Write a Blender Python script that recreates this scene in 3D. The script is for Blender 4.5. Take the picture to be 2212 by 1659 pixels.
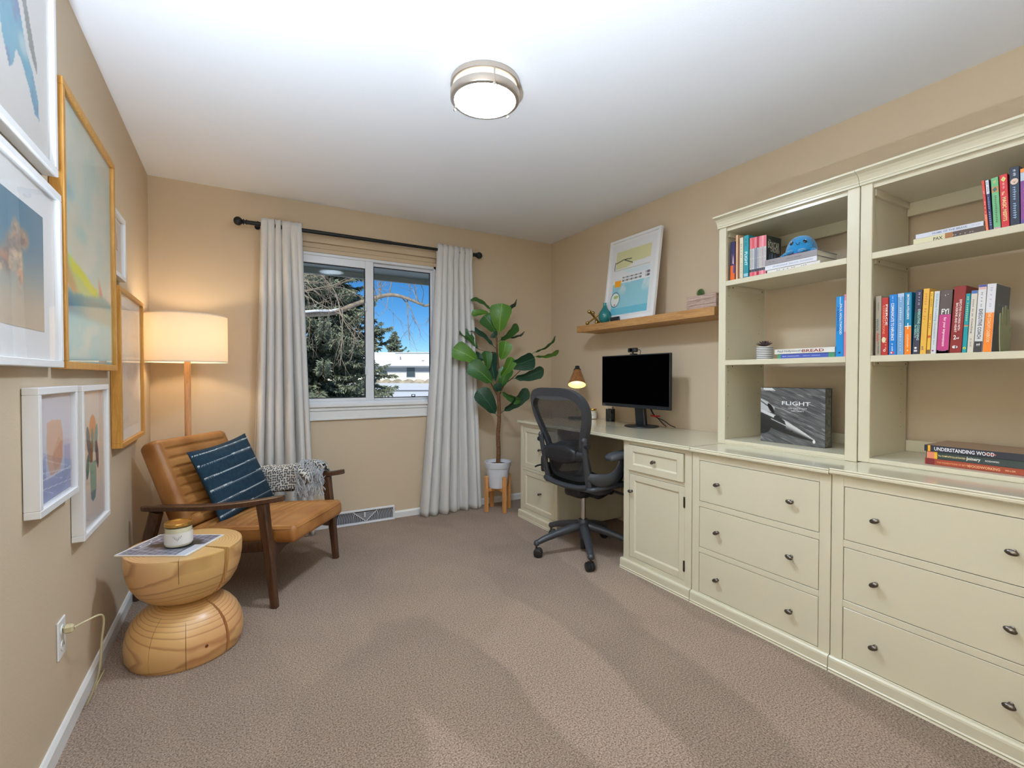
import bpy, bmesh, math, random
import numpy as np
from mathutils import Vector, Matrix, Euler
for o in list(bpy.data.objects): bpy.data.objects.remove(o)
SC = bpy.context.scene
COL = SC.collection
PI = math.pi
R = math.radians
random.seed(7); rng = np.random.default_rng(11)
# ---------------------------------------------------------------- camera
EYE = 1.156
cd = bpy.data.cameras.new('camera'); cam = bpy.data.objects.new('camera', cd); COL.objects.link(cam)
cd.sensor_fit = 'HORIZONTAL'; cd.sensor_width = 36.0; cd.lens = 36.0*1015.6/2212
cd.clip_start = .02; cd.clip_end = 600
cam.location = (0, 0, EYE); cam.rotation_euler = (R(90-.963), 0, R(-30.217))
SC.camera = cam
# ---------------------------------------------------------------- world, sun, exposure
SUN_EL, SUN_AZ = 38.0, 205.0          # sun stands behind the house, so no sun enters the window
w = bpy.data.worlds.new('sky'); SC.world = w; w.use_nodes = True
nt = w.node_tree; bg = nt.nodes['Background']
sky = nt.nodes.new('ShaderNodeTexSky'); sky.sky_type = 'NISHITA'; sky.sun_disc = False
sky.sun_elevation = R(SUN_EL); sky.sun_rotation = R(SUN_AZ); sky.altitude = 1600; sky.air_density = .75; sky.dust_density = .05; sky.ozone_density = 3.0
hsv = nt.nodes.new('ShaderNodeHueSaturation'); hsv.inputs['Saturation'].default_value = 1.32
nt.links.new(sky.outputs[0], hsv.inputs['Color']); nt.links.new(hsv.outputs[0], bg.inputs[0]); bg.inputs[1].default_value = .086
sd = bpy.data.lights.new('sun', 'SUN'); sd.energy = 3.6; sd.angle = R(.6); sd.color = (1, .95, .88)
sun = bpy.data.objects.new('sun', sd); COL.objects.link(sun)
el, az = R(SUN_EL), R(SUN_AZ)
sdir = Vector((math.sin(az)*math.cos(el), math.cos(az)*math.cos(el), math.sin(el)))
sun.rotation_euler = (-sdir).to_track_quat('-Z', 'Y').to_euler(); sun.location = (0, -20, 20)
LAMP_CEIL, LAMP_FLOOR, LAMP_DESK, FILL_UP = 98.0, 95.0, 10.0, 930.0  # last value drives the added fill light
vs = SC.view_settings; vs.view_transform = 'Standard'; vs.look = 'None'; vs.gamma = 1; vs.use_curve_mapping = False
vs.exposure = 0.40
SC.display_settings.display_device = 'sRGB'
# ---------------------------------------------------------------- helpers
XL, XR, YB, YF, ZC = -.49, 2.644, 3.782, -.75, 2.44     # room: left, right, back (window), front, ceiling
def lin(c):
    return tuple((v/12.92 if v <= .04045 else ((v+.055)/1.055)**2.4) for v in c)
def rgb(r, g, b): return lin((r/255, g/255, b/255))
class MB:
    """collects shapes into one mesh; M transforms what is added next"""
    def __init__(s): s.v = []; s.f = []; s.m = []; s.M = Matrix.Identity(4)
    def add(s, vs, fs, mi=0):
        b = len(s.v); M = s.M
        s.v += [tuple(M @ Vector(p)) for p in vs]
        s.f += [tuple(i+b for i in f) for f in fs]; s.m += [mi]*len(fs); return s
    def box(s, x0, x1, y0, y1, z0, z1, bev=0, mi=0):
        if x0 > x1: x0, x1 = x1, x0
        if y0 > y1: y0, y1 = y1, y0
        if z0 > z1: z0, z1 = z1, z0
        if bev <= 0:
            v = [(x, y, z) for x in (x0, x1) for y in (y0, y1) for z in (z0, z1)]
            return s.add(v, [(0,1,3,2),(4,6,7,5),(0,4,5,1),(2,3,7,6),(0,2,6,4),(1,5,7,3)], mi)
        b = min(bev, (x1-x0)*.49, (y1-y0)*.49, (z1-z0)*.49)
        X, Y, Z = (x0, x1), (y0, y1), (z0, z1); v = []; idx = {}
        for i in (0,1):
            for j in (0,1):
                for k in (0,1):
                    sx, sy, sz = (1-2*i)*b, (1-2*j)*b, (1-2*k)*b
                    for a, p in (('x', (X[i], Y[j]+sy, Z[k]+sz)), ('y', (X[i]+sx, Y[j], Z[k]+sz)), ('z', (X[i]+sx, Y[j]+sy, Z[k]))):
                        idx[(i,j,k,a)] = len(v); v.append(p)
        F = []
        g = lambda *a: idx[a]
        for i in (0,1):
            q = [g(i,0,0,'x'), g(i,1,0,'x'), g(i,1,1,'x'), g(i,0,1,'x')]; F.append(q if i else q[::-1])
            q = [g(0,i,0,'y'), g(0,i,1,'y'), g(1,i,1,'y'), g(1,i,0,'y')]; F.append(q if i else q[::-1])
            q = [g(0,0,i,'z'), g(1,0,i,'z'), g(1,1,i,'z'), g(0,1,i,'z')]; F.append(q if i else q[::-1])
        for i in (0,1):
            for j in (0,1):
                e = (i+j) % 2
                q = [g(i,j,0,'x'), g(i,j,0,'y'), g(i,j,1,'y'), g(i,j,1,'x')]; F.append(q[::-1] if e else q)
                q = [g(i,0,j,'x'), g(i,0,j,'z'), g(i,1,j,'z'), g(i,1,j,'x')]; F.append(q if e else q[::-1])
                q = [g(0,i,j,'y'), g(0,i,j,'z'), g(1,i,j,'z'), g(1,i,j,'y')]; F.append(q[::-1] if e else q)
                for k in (0,1):
                    q = [g(i,j,k,'x'), g(i,j,k,'y'), g(i,j,k,'z')]; F.append(q if (i+j+k) % 2 else q[::-1])
        return s.add(v, F, mi)
    def lathe(s, prof, n=32, mi=0, axis='z', caps=True):
        v = []; F = []
        for (r, z) in prof:
            for k in range(n):
                a = 2*PI*k/n; v.append((r*math.cos(a), r*math.sin(a), z))
        for i in range(len(prof)-1):
            for k in range(n):
                k2 = (k+1) % n
                F.append((i*n+k, i*n+k2, (i+1)*n+k2, (i+1)*n+k))
        if caps:
            if prof[0][0] > 1e-6: F.append(tuple(reversed(range(n))))
            if prof[-1][0] > 1e-6: F.append(tuple(range((len(prof)-1)*n, len(prof)*n)))
        if axis == 'x': v = [(z, x, y) for x, y, z in v]
        elif axis == 'y': v = [(y, z, x) for x, y, z in v]
        return s.add(v, F, mi)
    def cyl(s, c, r, h, n=24, mi=0, axis='z', r2=None):
        r2 = r if r2 is None else r2; M0 = s.M; s.M = M0 @ Matrix.Translation(c)
        s.lathe([(r, 0), (r2, h)], n, mi, axis); s.M = M0; return s
    def ball(s, c, rx, ry=None, rz=None, n=16, m=10, mi=0):
        ry = rx if ry is None else ry; rz = rx if rz is None else rz
        M0 = s.M; s.M = M0 @ Matrix.Translation(c) @ Matrix.Diagonal((rx, ry, rz, 1))
        s.lathe([(math.sin(PI*i/m), -math.cos(PI*i/m)) for i in range(m+1)], n, mi, caps=False); s.M = M0; return s
    def tube(s, pts, rad, n=8, mi=0, flat=None, cap=True):
        """sweep along pts; rad scalar or list; flat=(a,b) gives elliptic section"""
        P = [Vector(p) for p in pts]; k = len(P)
        rad = [rad]*k if not hasattr(rad, '__len__') else rad
        v = []; F = []; up = None
        for i in range(k):
            t = (P[min(i+1, k-1)]-P[max(i-1, 0)])
            t = t.normalized() if t.length > 1e-9 else Vector((0,0,1))
            if up is None:
                up = Vector((0,0,1)) if abs(t.z) < .9 else Vector((1,0,0))
            a = t.cross(up)
            a = a.normalized() if a.length > 1e-6 else t.orthogonal().normalized()
            b = a.cross(t).normalized(); up = b
            fa, fb = flat or (1, 1)
            for j in range(n):
                an = 2*PI*j/n + PI/n
                v.append(tuple(P[i]+a*math.cos(an)*rad[i]*fa+b*math.sin(an)*rad[i]*fb))
        for i in range(k-1):
            for j in range(n):
                j2 = (j+1) % n; F.append((i*n+j, (i+1)*n+j, (i+1)*n+j2, i*n+j2))
        if cap: F.append(tuple(range(n))); F.append(tuple(reversed(range((k-1)*n, k*n))))
        return s.add(v, F, mi)
    def prism(s, poly, z0, z1, mi=0):
        n = len(poly)
        v = [(x, y, z0) for x, y in poly]+[(x, y, z1) for x, y in poly]
        F = [tuple(reversed(range(n))), tuple(range(n, 2*n))]+[(i, (i+1) % n, n+(i+1) % n, n+i) for i in range(n)]
        return s.add(v, F, mi)
    def extr_y(s, prof, y0, y1, mi=0):
        """profile in (x,z) swept along y"""
        n = len(prof)
        v = [(x, y0, z) for x, z in prof]+[(x, y1, z) for x, z in prof]
        F = [tuple(range(n)), tuple(reversed(range(n, 2*n)))]+[(i, n+i, n+(i+1) % n, (i+1) % n) for i in range(n)]
        return s.add(v, F, mi)
    def build(s, name, mats, parent=None, smooth=None, kind=None, label=None):
        me = bpy.data.meshes.new(name); me.from_pydata(s.v, [], s.f)
        if not isinstance(mats, (list, tuple)): mats = [mats]
        for m in mats: me.materials.append(m)
        if len(mats) > 1: me.polygons.foreach_set('material_index', s.m)
        bm = bmesh.new(); bm.from_mesh(me); bmesh.ops.recalc_face_normals(bm, faces=bm.faces); bm.to_mesh(me); bm.free()
        if smooth is not None: smoothen(me, smooth)
        return mkobj(name, me, parent, kind, label)
def smoothen(me, ang=40):
    me.polygons.foreach_set('use_smooth', [True]*len(me.polygons))
    if ang < 179: me.set_sharp_from_angle(angle=R(ang))
def mkobj(name, me, parent=None, kind=None, label=None):
    o = bpy.data.objects.new(name, me); COL.objects.link(o)
    if parent: o.parent = parent
    if kind: o['kind'] = kind
    if label: o['label'] = label
    return o
def tag(o, label, cat, group=None, loc=None, rz=None):
    o['label'] = label; o['category'] = cat
    if group: o['group'] = group
    if loc is not None: o.location = loc
    if rz is not None: o.rotation_euler = (0, 0, rz)
    return o
def thing(name, label, cat, loc=(0,0,0), rz=0, group=None):
    o = bpy.data.objects.new(name, None); COL.objects.link(o); o.empty_display_size = .05
    return tag(o, label, cat, group, loc, rz)
def frame_from(o, u, v):
    """matrix with local x along u, y along v, z = normal"""
    u = Vector(u).normalized(); v = Vector(v); v = (v-u*v.dot(u)).normalized(); n = u.cross(v)
    M = Matrix(((u.x, v.x, n.x, o[0]), (u.y, v.y, n.y, o[1]), (u.z, v.z, n.z, o[2]), (0,0,0,1))); return M
# ---- materials
MATS = {}
def mat(name, col, rough=.5, metal=0, spec=.5, noise=None, bump=None, coat=0, sheen=0, emit=None, trans=0):
    """noise=(scale, amount, detail) colour variation, bump=(scale, strength)"""
    if name in MATS: return MATS[name]
    m = bpy.data.materials.new(name); m.use_nodes = True; t = m.node_tree; p = t.nodes['Principled BSDF']
    p.inputs['Base Color'].default_value = (*col, 1); p.inputs['Roughness'].default_value = rough; p.inputs['Metallic'].default_value = metal
    p.inputs['Specular IOR Level'].default_value = spec
    if coat: p.inputs['Coat Weight'].default_value = coat; p.inputs['Coat Roughness'].default_value = .08
    if sheen: p.inputs['Sheen Weight'].default_value = sheen; p.inputs['Sheen Roughness'].default_value = .5
    if emit: p.inputs['Emission Color'].default_value = (*emit[0], 1); p.inputs['Emission Strength'].default_value = emit[1]
    if trans: p.inputs['Transmission Weight'].default_value = trans
    tc = t.nodes.new('ShaderNodeTexCoord')
    if noise:
        nz = t.nodes.new('ShaderNodeTexNoise'); nz.inputs['Scale'].default_value = noise[0]; nz.inputs['Detail'].default_value = noise[2] if len(noise) > 2 else 3
        t.links.new(tc.outputs['Object'], nz.inputs['Vector'])
        r = t.nodes.new('ShaderNodeValToRGB'); a = noise[1]
        r.color_ramp.elements[0].position = .3; r.color_ramp.elements[1].position = .7
        r.color_ramp.elements[0].color = (*[max(0, c*(1-a)) for c in col], 1); r.color_ramp.elements[1].color = (*[min(1, c*(1+a)) for c in col], 1)
        t.links.new(nz.outputs['Fac'], r.inputs['Fac']); t.links.new(r.outputs['Color'], p.inputs['Base Color'])
    if bump:
        nb = t.nodes.new('ShaderNodeTexNoise'); nb.inputs['Scale'].default_value = bump[0]; nb.inputs['Detail'].default_value = 4
        t.links.new(tc.outputs['Object'], nb.inputs['Vector'])
        b = t.nodes.new('ShaderNodeBump'); b.inputs['Strength'].default_value = bump[1]; b.inputs['Distance'].default_value = .004
        t.links.new(nb.outputs['Fac'], b.inputs['Height']); t.links.new(b.outputs['Normal'], p.inputs['Normal'])
    MATS[name] = m; return m
def wood(name, c1, c2, scale=(1,1,1), wave=14, dist=4, rough=.45, coat=0, axis='X', bump=.08):
    """straight grained wood, bands run along the given object axis"""
    if name in MATS: return MATS[name]
    m = bpy.data.materials.new(name); m.use_nodes = True; t = m.node_tree; p = t.nodes['Principled BSDF']
    L = t.links.new; N = t.nodes.new
    tc = N('ShaderNodeTexCoord'); mp = N('ShaderNodeMapping'); mp.inputs['Scale'].default_value = scale; L(tc.outputs['Object'], mp.inputs['Vector'])
    nz = N('ShaderNodeTexNoise'); nz.inputs['Scale'].default_value = wave; nz.inputs['Detail'].default_value = 6; nz.inputs['Distortion'].default_value = dist*.2; L(mp.outputs[0], nz.inputs['Vector'])
    n2 = N('ShaderNodeTexNoise'); n2.inputs['Scale'].default_value = wave*5; n2.inputs['Detail'].default_value = 3; L(mp.outputs[0], n2.inputs['Vector'])
    mx = N('ShaderNodeMix'); mx.inputs[0].default_value = .35; L(nz.outputs['Fac'], mx.inputs[2]); L(n2.outputs['Fac'], mx.inputs[3])
    r = N('ShaderNodeValToRGB'); r.color_ramp.elements[0].position = .36; r.color_ramp.elements[1].position = .64
    r.color_ramp.elements[0].color = (*c1, 1); r.color_ramp.elements[1].color = (*c2, 1)
    L(mx.outputs[0], r.inputs['Fac']); L(r.outputs['Color'], p.inputs['Base Color'])
    p.inputs['Roughness'].default_value = rough
    if coat: p.inputs['Coat Weight'].default_value = coat; p.inputs['Coat Roughness'].default_value = .15
    b = N('ShaderNodeBump'); b.inputs['Strength'].default_value = bump; b.inputs['Distance'].default_value = .002; L(mx.outputs[0], b.inputs['Height']); L(b.outputs[0], p.inputs['Normal'])
    MATS[name] = m; return m
def glass_pane(name, tint=(1,1,1), ior=1.45):
    """thin window glass: straight-through plus Fresnel mirror on the outward side"""
    if name in MATS: return MATS[name]
    m = bpy.data.materials.new(name); m.use_nodes = True; t = m.node_tree; t.nodes.remove(t.nodes['Principled BSDF']); N = t.nodes.new; L = t.links.new
    tr = N('ShaderNodeBsdfTransparent'); tr.inputs[0].default_value = (*tint, 1); gl = N('ShaderNodeBsdfGlossy'); gl.inputs['Roughness'].default_value = 0
    fr = N('ShaderNodeFresnel'); fr.inputs[0].default_value = ior; ge = N('ShaderNodeNewGeometry')
    inv = N('ShaderNodeMath'); inv.operation = 'SUBTRACT'; inv.inputs[0].default_value = 1; L(ge.outputs['Backfacing'], inv.inputs[1])
    mu = N('ShaderNodeMath'); mu.operation = 'MULTIPLY'; L(fr.outputs[0], mu.inputs[0]); L(inv.outputs[0], mu.inputs[1])
    mx = N('ShaderNodeMixShader'); L(mu.outputs[0], mx.inputs[0]); L(tr.outputs[0], mx.inputs[1]); L(gl.outputs[0], mx.inputs[2]); L(mx.outputs[0], t.nodes['Material Output'].inputs[0])
    MATS[name] = m; return m
def print_mat(name, rough=.6, coat=0):
    """reads the colours printed on the mesh"""
    if name in MATS: return MATS[name]
    m = bpy.data.materials.new(name); m.use_nodes = True; t = m.node_tree; p = t.nodes['Principled BSDF']
    a = t.nodes.new('ShaderNodeVertexColor'); a.layer_name = 'ink'; t.links.new(a.outputs[0], p.inputs['Base Color'])
    p.inputs['Roughness'].default_value = rough
    if coat: p.inputs['Coat Weight'].default_value = coat; p.inputs['Coat Roughness'].default_value = .05
    MATS[name] = m; return m
def vnoise(u, v, seed=0):
    g = np.random.default_rng(seed).random((64, 64)); x = u % 64; y = v % 64
    i = np.floor(x).astype(int); j = np.floor(y).astype(int); fx = x-i; fy = y-j; fx = fx*fx*(3-2*fx); fy = fy*fy*(3-2*fy)
    i2 = (i+1) % 64; j2 = (j+1) % 64; i %= 64; j %= 64
    return (g[i,j]*(1-fx)+g[i2,j]*fx)*(1-fy)+(g[i,j2]*(1-fx)+g[i2,j2]*fx)*fy
def fbm(u, v, seed=0, o=4):
    s = 0; a = .5; n = 0
    for k in range(o): s = s+a*vnoise(u*2**k+17.3*k, v*2**k+5.1*k, seed+k); n += a; a *= .5
    return s/n
def sm(a, b, x):
    t = np.clip((x-a)/(b-a+1e-9), 0, 1); return t*t*(3-2*t)
def lay(base, col, a):
    """mix sRGB colour over base by alpha array"""
    return base*(1-a[..., None])+np.array(col)/255.0*a[..., None]
def blob(u, v, cx, cy, rx, ry, soft=.2, ang=0):
    du, dv = u-cx, v-cy; c, s_ = math.cos(ang), math.sin(ang); a = (du*c+dv*s_)/rx; b = (-du*s_+dv*c)/ry
    return 1-sm(1-soft, 1+soft, np.sqrt(a*a+b*b))
def poly_mask(u, v, pts):
    ins = np.zeros(u.shape, bool); n = len(pts)
    for i in range(n):
        x1, y1 = pts[i]; x2, y2 = pts[(i+1) % n]
        c = ((y1 > v) != (y2 > v)); xx = (x2-x1)*(v-y1)/((y2-y1)+1e-12)+x1
        ins ^= (c & (u < xx))
    return ins.astype(float)
def printed(name, w, h, fn, M, nx=90, ny=120, parent=None, m=None):
    """a flat printed sheet w x h (centre origin) whose ink is computed by fn(u,v) in sRGB 0..1, u right, v up"""
    U, V = np.meshgrid(np.linspace(0, 1, nx+1), np.linspace(0, 1, ny+1))
    c = np.clip(fn(U, V), 0, 1)
    vs_ = np.stack([(U-.5)*w, (V-.5)*h, np.zeros_like(U)], -1).reshape(-1, 3)
    i = np.arange(nx)[None, :]+np.arange(ny)[:, None]*(nx+1); i = i.ravel()
    F = np.stack([i, i+1, i+nx+2, i+nx+1], -1)
    me = bpy.data.meshes.new(name); me.from_pydata([tuple(M @ Vector(p)) for p in vs_], [], F.tolist())
    cl = np.where(c <= .04045, c/12.92, ((c+.055)/1.055)**2.4).reshape(-1, 3)
    at = me.color_attributes.new('ink', 'FLOAT_COLOR', 'POINT')
    at.data.foreach_set('color', np.concatenate([cl, np.ones((len(cl), 1))], 1).astype(np.float32).ravel())
    me.materials.append(m or print_mat('printed_paper'))
    return mkobj(name, me, parent)
_fc = {}
def text_mesh(s, bold=False):
    k = (s, bold)
    if k not in _fc:
        cu = bpy.data.curves.new('t', 'FONT'); cu.body = s; cu.resolution_u = 2; cu.align_x = 'CENTER'
        if bold: cu.offset = .018
        o = bpy.data.objects.new('t', cu); me = bpy.data.meshes.new_from_object(o)
        vv = [tuple(v.co) for v in me.vertices]; ff = [tuple(p.vertices) for p in me.polygons]
        bpy.data.objects.remove(o); bpy.data.curves.remove(cu); bpy.data.meshes.remove(me)
        xs = [p[0] for p in vv] or [0]; ys = [p[1] for p in vv] or [0]
        x0, x1, y0, y1 = min(xs), max(xs), min(ys), max(ys)
        vv = [((p[0]-(x0+x1)/2)/max(1e-6, x1-x0), (p[1]-(y0+y1)/2)/max(1e-6, y1-y0), 0) for p in vv]
        _fc[k] = (vv, ff, (x1-x0)/max(1e-6, y1-y0))
    return _fc[k]
def put_text(mb, s, M, w=None, h=None, bold=False, mi=0):
    """writes s into the box w x h centred on M (local x right, y up)"""
    if s[0] == '~':      # print too small to read in the photograph: letter-like strokes
        n = int(s[1:]); vv = []; ff = []; ar = n*.7; rg = random.Random(n)
        for i in range(n):
            if rg.random() < .12 and 0 < i < n-1: continue
            a, b = (i+.12)/n-.5, (i+.80)/n-.5; m_ = (a+b)/2; k = len(vv); top = .5 if rg.random() < .4 else .3
            vv += [(a, -.5, 0), (a+.3/n, -.5, 0), (a+.3/n, top, 0), (a, top, 0), (a+.3/n, -.05, 0), (b, -.05, 0), (b, .2, 0), (a+.3/n, .2, 0)]; ff += [(k,k+1,k+2,k+3), (k+4,k+5,k+6,k+7)]
    else: vv, ff, ar = text_mesh(s, bold)
    if w is None: w = h*ar
    if h is None: h = w/ar
    M0 = mb.M; mb.M = M0 @ M @ Matrix.Diagonal((w, h, 1, 1)); mb.add(vv, ff, mi); mb.M = M0
def rbox(sx, sy, sz, r, n=(12,12,4), fn=None):
    """rounded box, centre origin; fn(p, normal-ish flag) may displace"""
    bm = bmesh.new(); V = {}; F = []
    vs_ = []
    def vid(p):
        k = tuple(round(c, 6) for c in p)
        if k not in V: V[k] = len(vs_); vs_.append(p)
        return V[k]
    S = (sx/2, sy/2, sz/2)
    for ax in range(3):
        a, b = [(1,2),(2,0),(0,1)][ax]
        for sg in (-1, 1):
            for i in range(n[a]):
                for j in range(n[b]):
                    q = []
                    for di, dj in ((0,0),(1,0),(1,1),(0,1)):
                        p = [0,0,0]; p[ax] = sg*S[ax]; p[a] = -S[a]+2*S[a]*(i+di)/n[a]; p[b] = -S[b]+2*S[b]*(j+dj)/n[b]; q.append(vid(tuple(p)))
                    F.append(tuple(q) if sg > 0 else tuple(reversed(q)))
    out = []
    for p in vs_:
        p = Vector(p); c = Vector([max(-S[i]+r, min(S[i]-r, p[i])) for i in range(3)]); d = p-c
        q = c+d.normalized()*r if d.length > 1e-9 else p
        if fn: q = fn(q, p)
        out.append(tuple(q))
    bm.free(); return out, F
def catmull(pts, k=6):
    P = [np.array(p, float) for p in pts]; P = [2*P[0]-P[1]]+P+[2*P[-1]-P[-2]]; o = []
    for i in range(1, len(P)-2):
        for t in np.linspace(0, 1, k, endpoint=False):
            a, b, c, d = P[i-1:i+3]; o.append(tuple(.5*((2*b)+(-a+c)*t+(2*a-5*b+4*c-d)*t*t+(-a+3*b-3*c+d)*t**3)))
    o.append(tuple(P[-2])); return o
# ================================================================ the room
def carpet_mat():
    m = bpy.data.materials.new('carpet'); m.use_nodes = True; t = m.node_tree; p = t.nodes['Principled BSDF']; N = t.nodes.new; L = t.links.new
    tc = N('ShaderNodeTexCoord')
    fine = N('ShaderNodeTexNoise'); fine.inputs['Scale'].default_value = 180; fine.inputs['Detail'].default_value = 4; fine.inputs['Roughness'].default_value = .7; L(tc.outputs['Object'], fine.inputs['Vector'])
    r1 = N('ShaderNodeValToRGB'); r1.color_ramp.elements[0].position = .36; r1.color_ramp.elements[1].position = .62
    r1.color_ramp.elements[0].color = (*rgb(112,90,72), 1); r1.color_ramp.elements[1].color = (*rgb(218,190,166), 1); L(fine.outputs['Fac'], r1.inputs['Fac'])
    # pile brushed by the vacuum cleaner: long soft patches, lighter and darker
    nd = N('ShaderNodeTexNoise'); nd.inputs['Scale'].default_value = 3.5; nd.inputs['Detail'].default_value = 2; L(tc.outputs['Object'], nd.inputs['Vector'])
    wp = N('ShaderNodeMix'); wp.data_type = 'VECTOR'; wp.inputs[0].default_value = .10; L(tc.outputs['Object'], wp.inputs[4]); L(nd.outputs['Color'], wp.inputs[5])
    mp = N('ShaderNodeMapping'); mp.inputs['Rotation'].default_value = (0, 0, R(-14)); mp.inputs['Scale'].default_value = (2.6, .95, 1); L(wp.outputs[1], mp.inputs['Vector'])
    big = N('ShaderNodeTexVoronoi'); big.feature = 'SMOOTH_F1'; big.voronoi_dimensions = '2D'; big.inputs['Scale'].default_value = 1.25; big.inputs['Smoothness'].default_value = .22; L(mp.outputs[0], big.inputs['Vector'])
    bw = N('ShaderNodeRGBToBW'); L(big.outputs['Color'], bw.inputs[0])
    n3 = N('ShaderNodeTexNoise'); n3.inputs['Scale'].default_value = 2.4; n3.inputs['Detail'].default_value = 4; L(tc.outputs['Object'], n3.inputs['Vector'])
    av = N('ShaderNodeMix'); av.inputs[0].default_value = .45; L(bw.outputs[0], av.inputs[2]); L(n3.outputs['Fac'], av.inputs[3])
    r2 = N('ShaderNodeValToRGB'); r2.color_ramp.elements[0].position = .32; r2.color_ramp.elements[1].position = .66
    r2.color_ramp.elements[0].color = (.82, .81, .80, 1); r2.color_ramp.elements[1].color = (1.07, 1.065, 1.06, 1); L(av.outputs[0], r2.inputs['Fac'])
    mx = N('ShaderNodeMix'); mx.data_type = 'RGBA'; mx.blend_type = 'MULTIPLY'; mx.inputs[0].default_value = 1
    L(r1.outputs[0], mx.inputs[6]); L(r2.outputs[0], mx.inputs[7]); L(mx.outputs[2], p.inputs['Base Color'])
    p.inputs['Roughness'].default_value = .95; p.inputs['Specular IOR Level'].default_value = .1
    p.inputs['Sheen Weight'].default_value = .15
    b = N('ShaderNodeBump'); b.inputs['Strength'].default_value = .9; b.inputs['Distance'].default_value = .012; L(fine.outputs['Fac'], b.inputs['Height']); L(b.outputs[0], p.inputs['Normal'])
    return m
M_WALL = mat('wall_paint', rgb(210,190,162), .75, spec=.25, bump=(160, .12))
M_CEIL = mat('ceiling_paint', rgb(238,238,240), .9, spec=.15, bump=(120, .1))
M_TRIM = mat('trim_white', rgb(232,231,228), .4)
M_JAMB = mat('jamb_beige', rgb(206,184,152), .5)
M_VINYL = mat('vinyl_white', rgb(226,228,232), .3)
M_GLASS = glass_pane('window_glass', (.96,.98,.98), 1.14)
M_DARK = mat('gasket_black', rgb(28,28,30), .6)
M_CARPET = carpet_mat()
TW = .15
f = MB(); f.box(XL-TW, XR+TW, YF-TW, YB+TW, -.12, 0); f.build('floor', M_CARPET, kind='structure')
f = MB(); f.box(XL-TW, XR+TW, YF-TW, YB+TW, ZC, ZC+.12); f.build('ceiling', M_CEIL, kind='structure')
f = MB(); f.box(XL-TW, XL, YF-TW, YB+TW, 0, ZC); f.build('wall_left', M_WALL, kind='structure')
f = MB(); f.box(XR, XR+TW, YF-TW, YB+TW, 0, ZC); f.build('wall_right', M_WALL, kind='structure')
f = MB(); f.box(XL, XR, YF-TW, YF, 0, ZC); f.build('wall_front', M_WALL, kind='structure')
WX0, WX1, WZ0, WZ1 = .345, 1.462, .93, 2.15
f = MB(); f.box(XL, WX0, YB, YB+TW, 0, ZC); f.box(WX1, XR, YB, YB+TW, 0, ZC); f.box(WX0, WX1, YB, YB+TW, 0, WZ0); f.box(WX0, WX1, YB, YB+TW, WZ1, ZC)
f.build('wall_back', M_WALL, kind='structure')
def base_prof(h): return [(0,0), (.013,0), (.013,h-.012), (.006,h), (0,h)]
f = MB(); f.extr_y([(XL+x, z) for x, z in base_prof(.062)], YF, YB); f.build('baseboard_left', M_TRIM, kind='structure')
f = MB(); f.M = Matrix.Translation((0, YB, 0)) @ Matrix.Rotation(-PI/2, 4, 'Z')
f.extr_y(base_prof(.055), XL+.013, .58); f.extr_y(base_prof(.055), 1.086, 2.60); f.build('baseboard_back', M_TRIM, kind='structure')
# ---- the window: casing boards, frame, two sashes, panes, stool and apron
win = MB(); win.box(WX0-.06, WX1+.06, YB-.016, YB, 2.15, 2.206, .003); win.box(WX0-.06, WX0, YB-.016, YB, .944, 2.15, .003); win.box(WX1, WX1+.06, YB-.016, YB, .944, 2.15, .003)
W = win.build('window_1', M_JAMB, kind='structure')
f = MB(); f.box(WX0, WX1, YB+.004, YB+.03, 2.082, 2.15, .002); f.box(WX0, WX1, YB-.004, YB+.012, 2.112, 2.122, .002); f.build('head_jamb', M_JAMB, W)
f = MB(); f.box(WX0-.07, WX1+.07, YB-.034, YB+.06, .918, .944, .006); f.box(WX0-.06, WX1+.06, YB-.02, YB, .892, .918, .004); f.build('window_stool', M_TRIM, W)
f = MB(); f.box(WX0-.05, WX1+.05, YB-.014, YB, .822, .892, .004); f.box(WX0-.05, WX1+.05, YB-.019, YB, .822, .838, .003); f.build('window_apron', M_TRIM, W)
fy0, fy1 = YB+.012, YB+.09
f = MB(); f.box(WX0, WX0+.022, fy0, fy1, .944, 2.082); f.box(WX1-.02, WX1, fy0, fy1, .944, 2.082); f.box(WX0, WX1, fy0, fy1, 2.062, 2.082); f.box(WX0, WX1, fy0, fy1, .944, .962)
f.build('window_frame', M_VINYL, W)
def sash(x0, x1, z0, z1, y0, y1, gx0, gx1, gz0, gz1):
    s = MB(); s.box(x0, gx0, y0, y1, z0, z1, .003); s.box(gx1, x1, y0, y1, z0, z1, .003); s.box(gx0, gx1, y0, y1, z0, gz0, .003); s.box(gx0, gx1, y0, y1, gz1, z1, .003)
    o = s.build('sash', M_VINYL, W)
    ym = (y0+y1)/2
    g = MB(); b = .006
    g.box(gx0, gx0+b, ym-.006, ym+.006, gz0, gz1); g.box(gx1-b, gx1, ym-.006, ym+.006, gz0, gz1); g.box(gx0+b, gx1-b, ym-.006, ym+.006, gz0, gz0+b); g.box(gx0+b, gx1-b, ym-.006, ym+.006, gz1-b, gz1)
    g.build('gasket', M_DARK, o)
    g = MB(); g.box(gx0+b, gx1-b, ym-.002, ym+.002, gz0+b, gz1-b); g.build('pane', M_GLASS, o)
    return o
s1 = sash(.367, .936, .962, 2.062, YB+.014, YB+.044, .412, .873, .986, 2.004)
s2 = sash(.905, 1.442, .962, 2.062, YB+.048, YB+.074, .945, 1.424, .978, 2.036)
for z in (1.20, 1.70):
    f = MB(); f.box(.868, .884, YB+.002, YB+.016, z-.035, z+.035, .004); f.build('latch', M_VINYL, s1)
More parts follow.
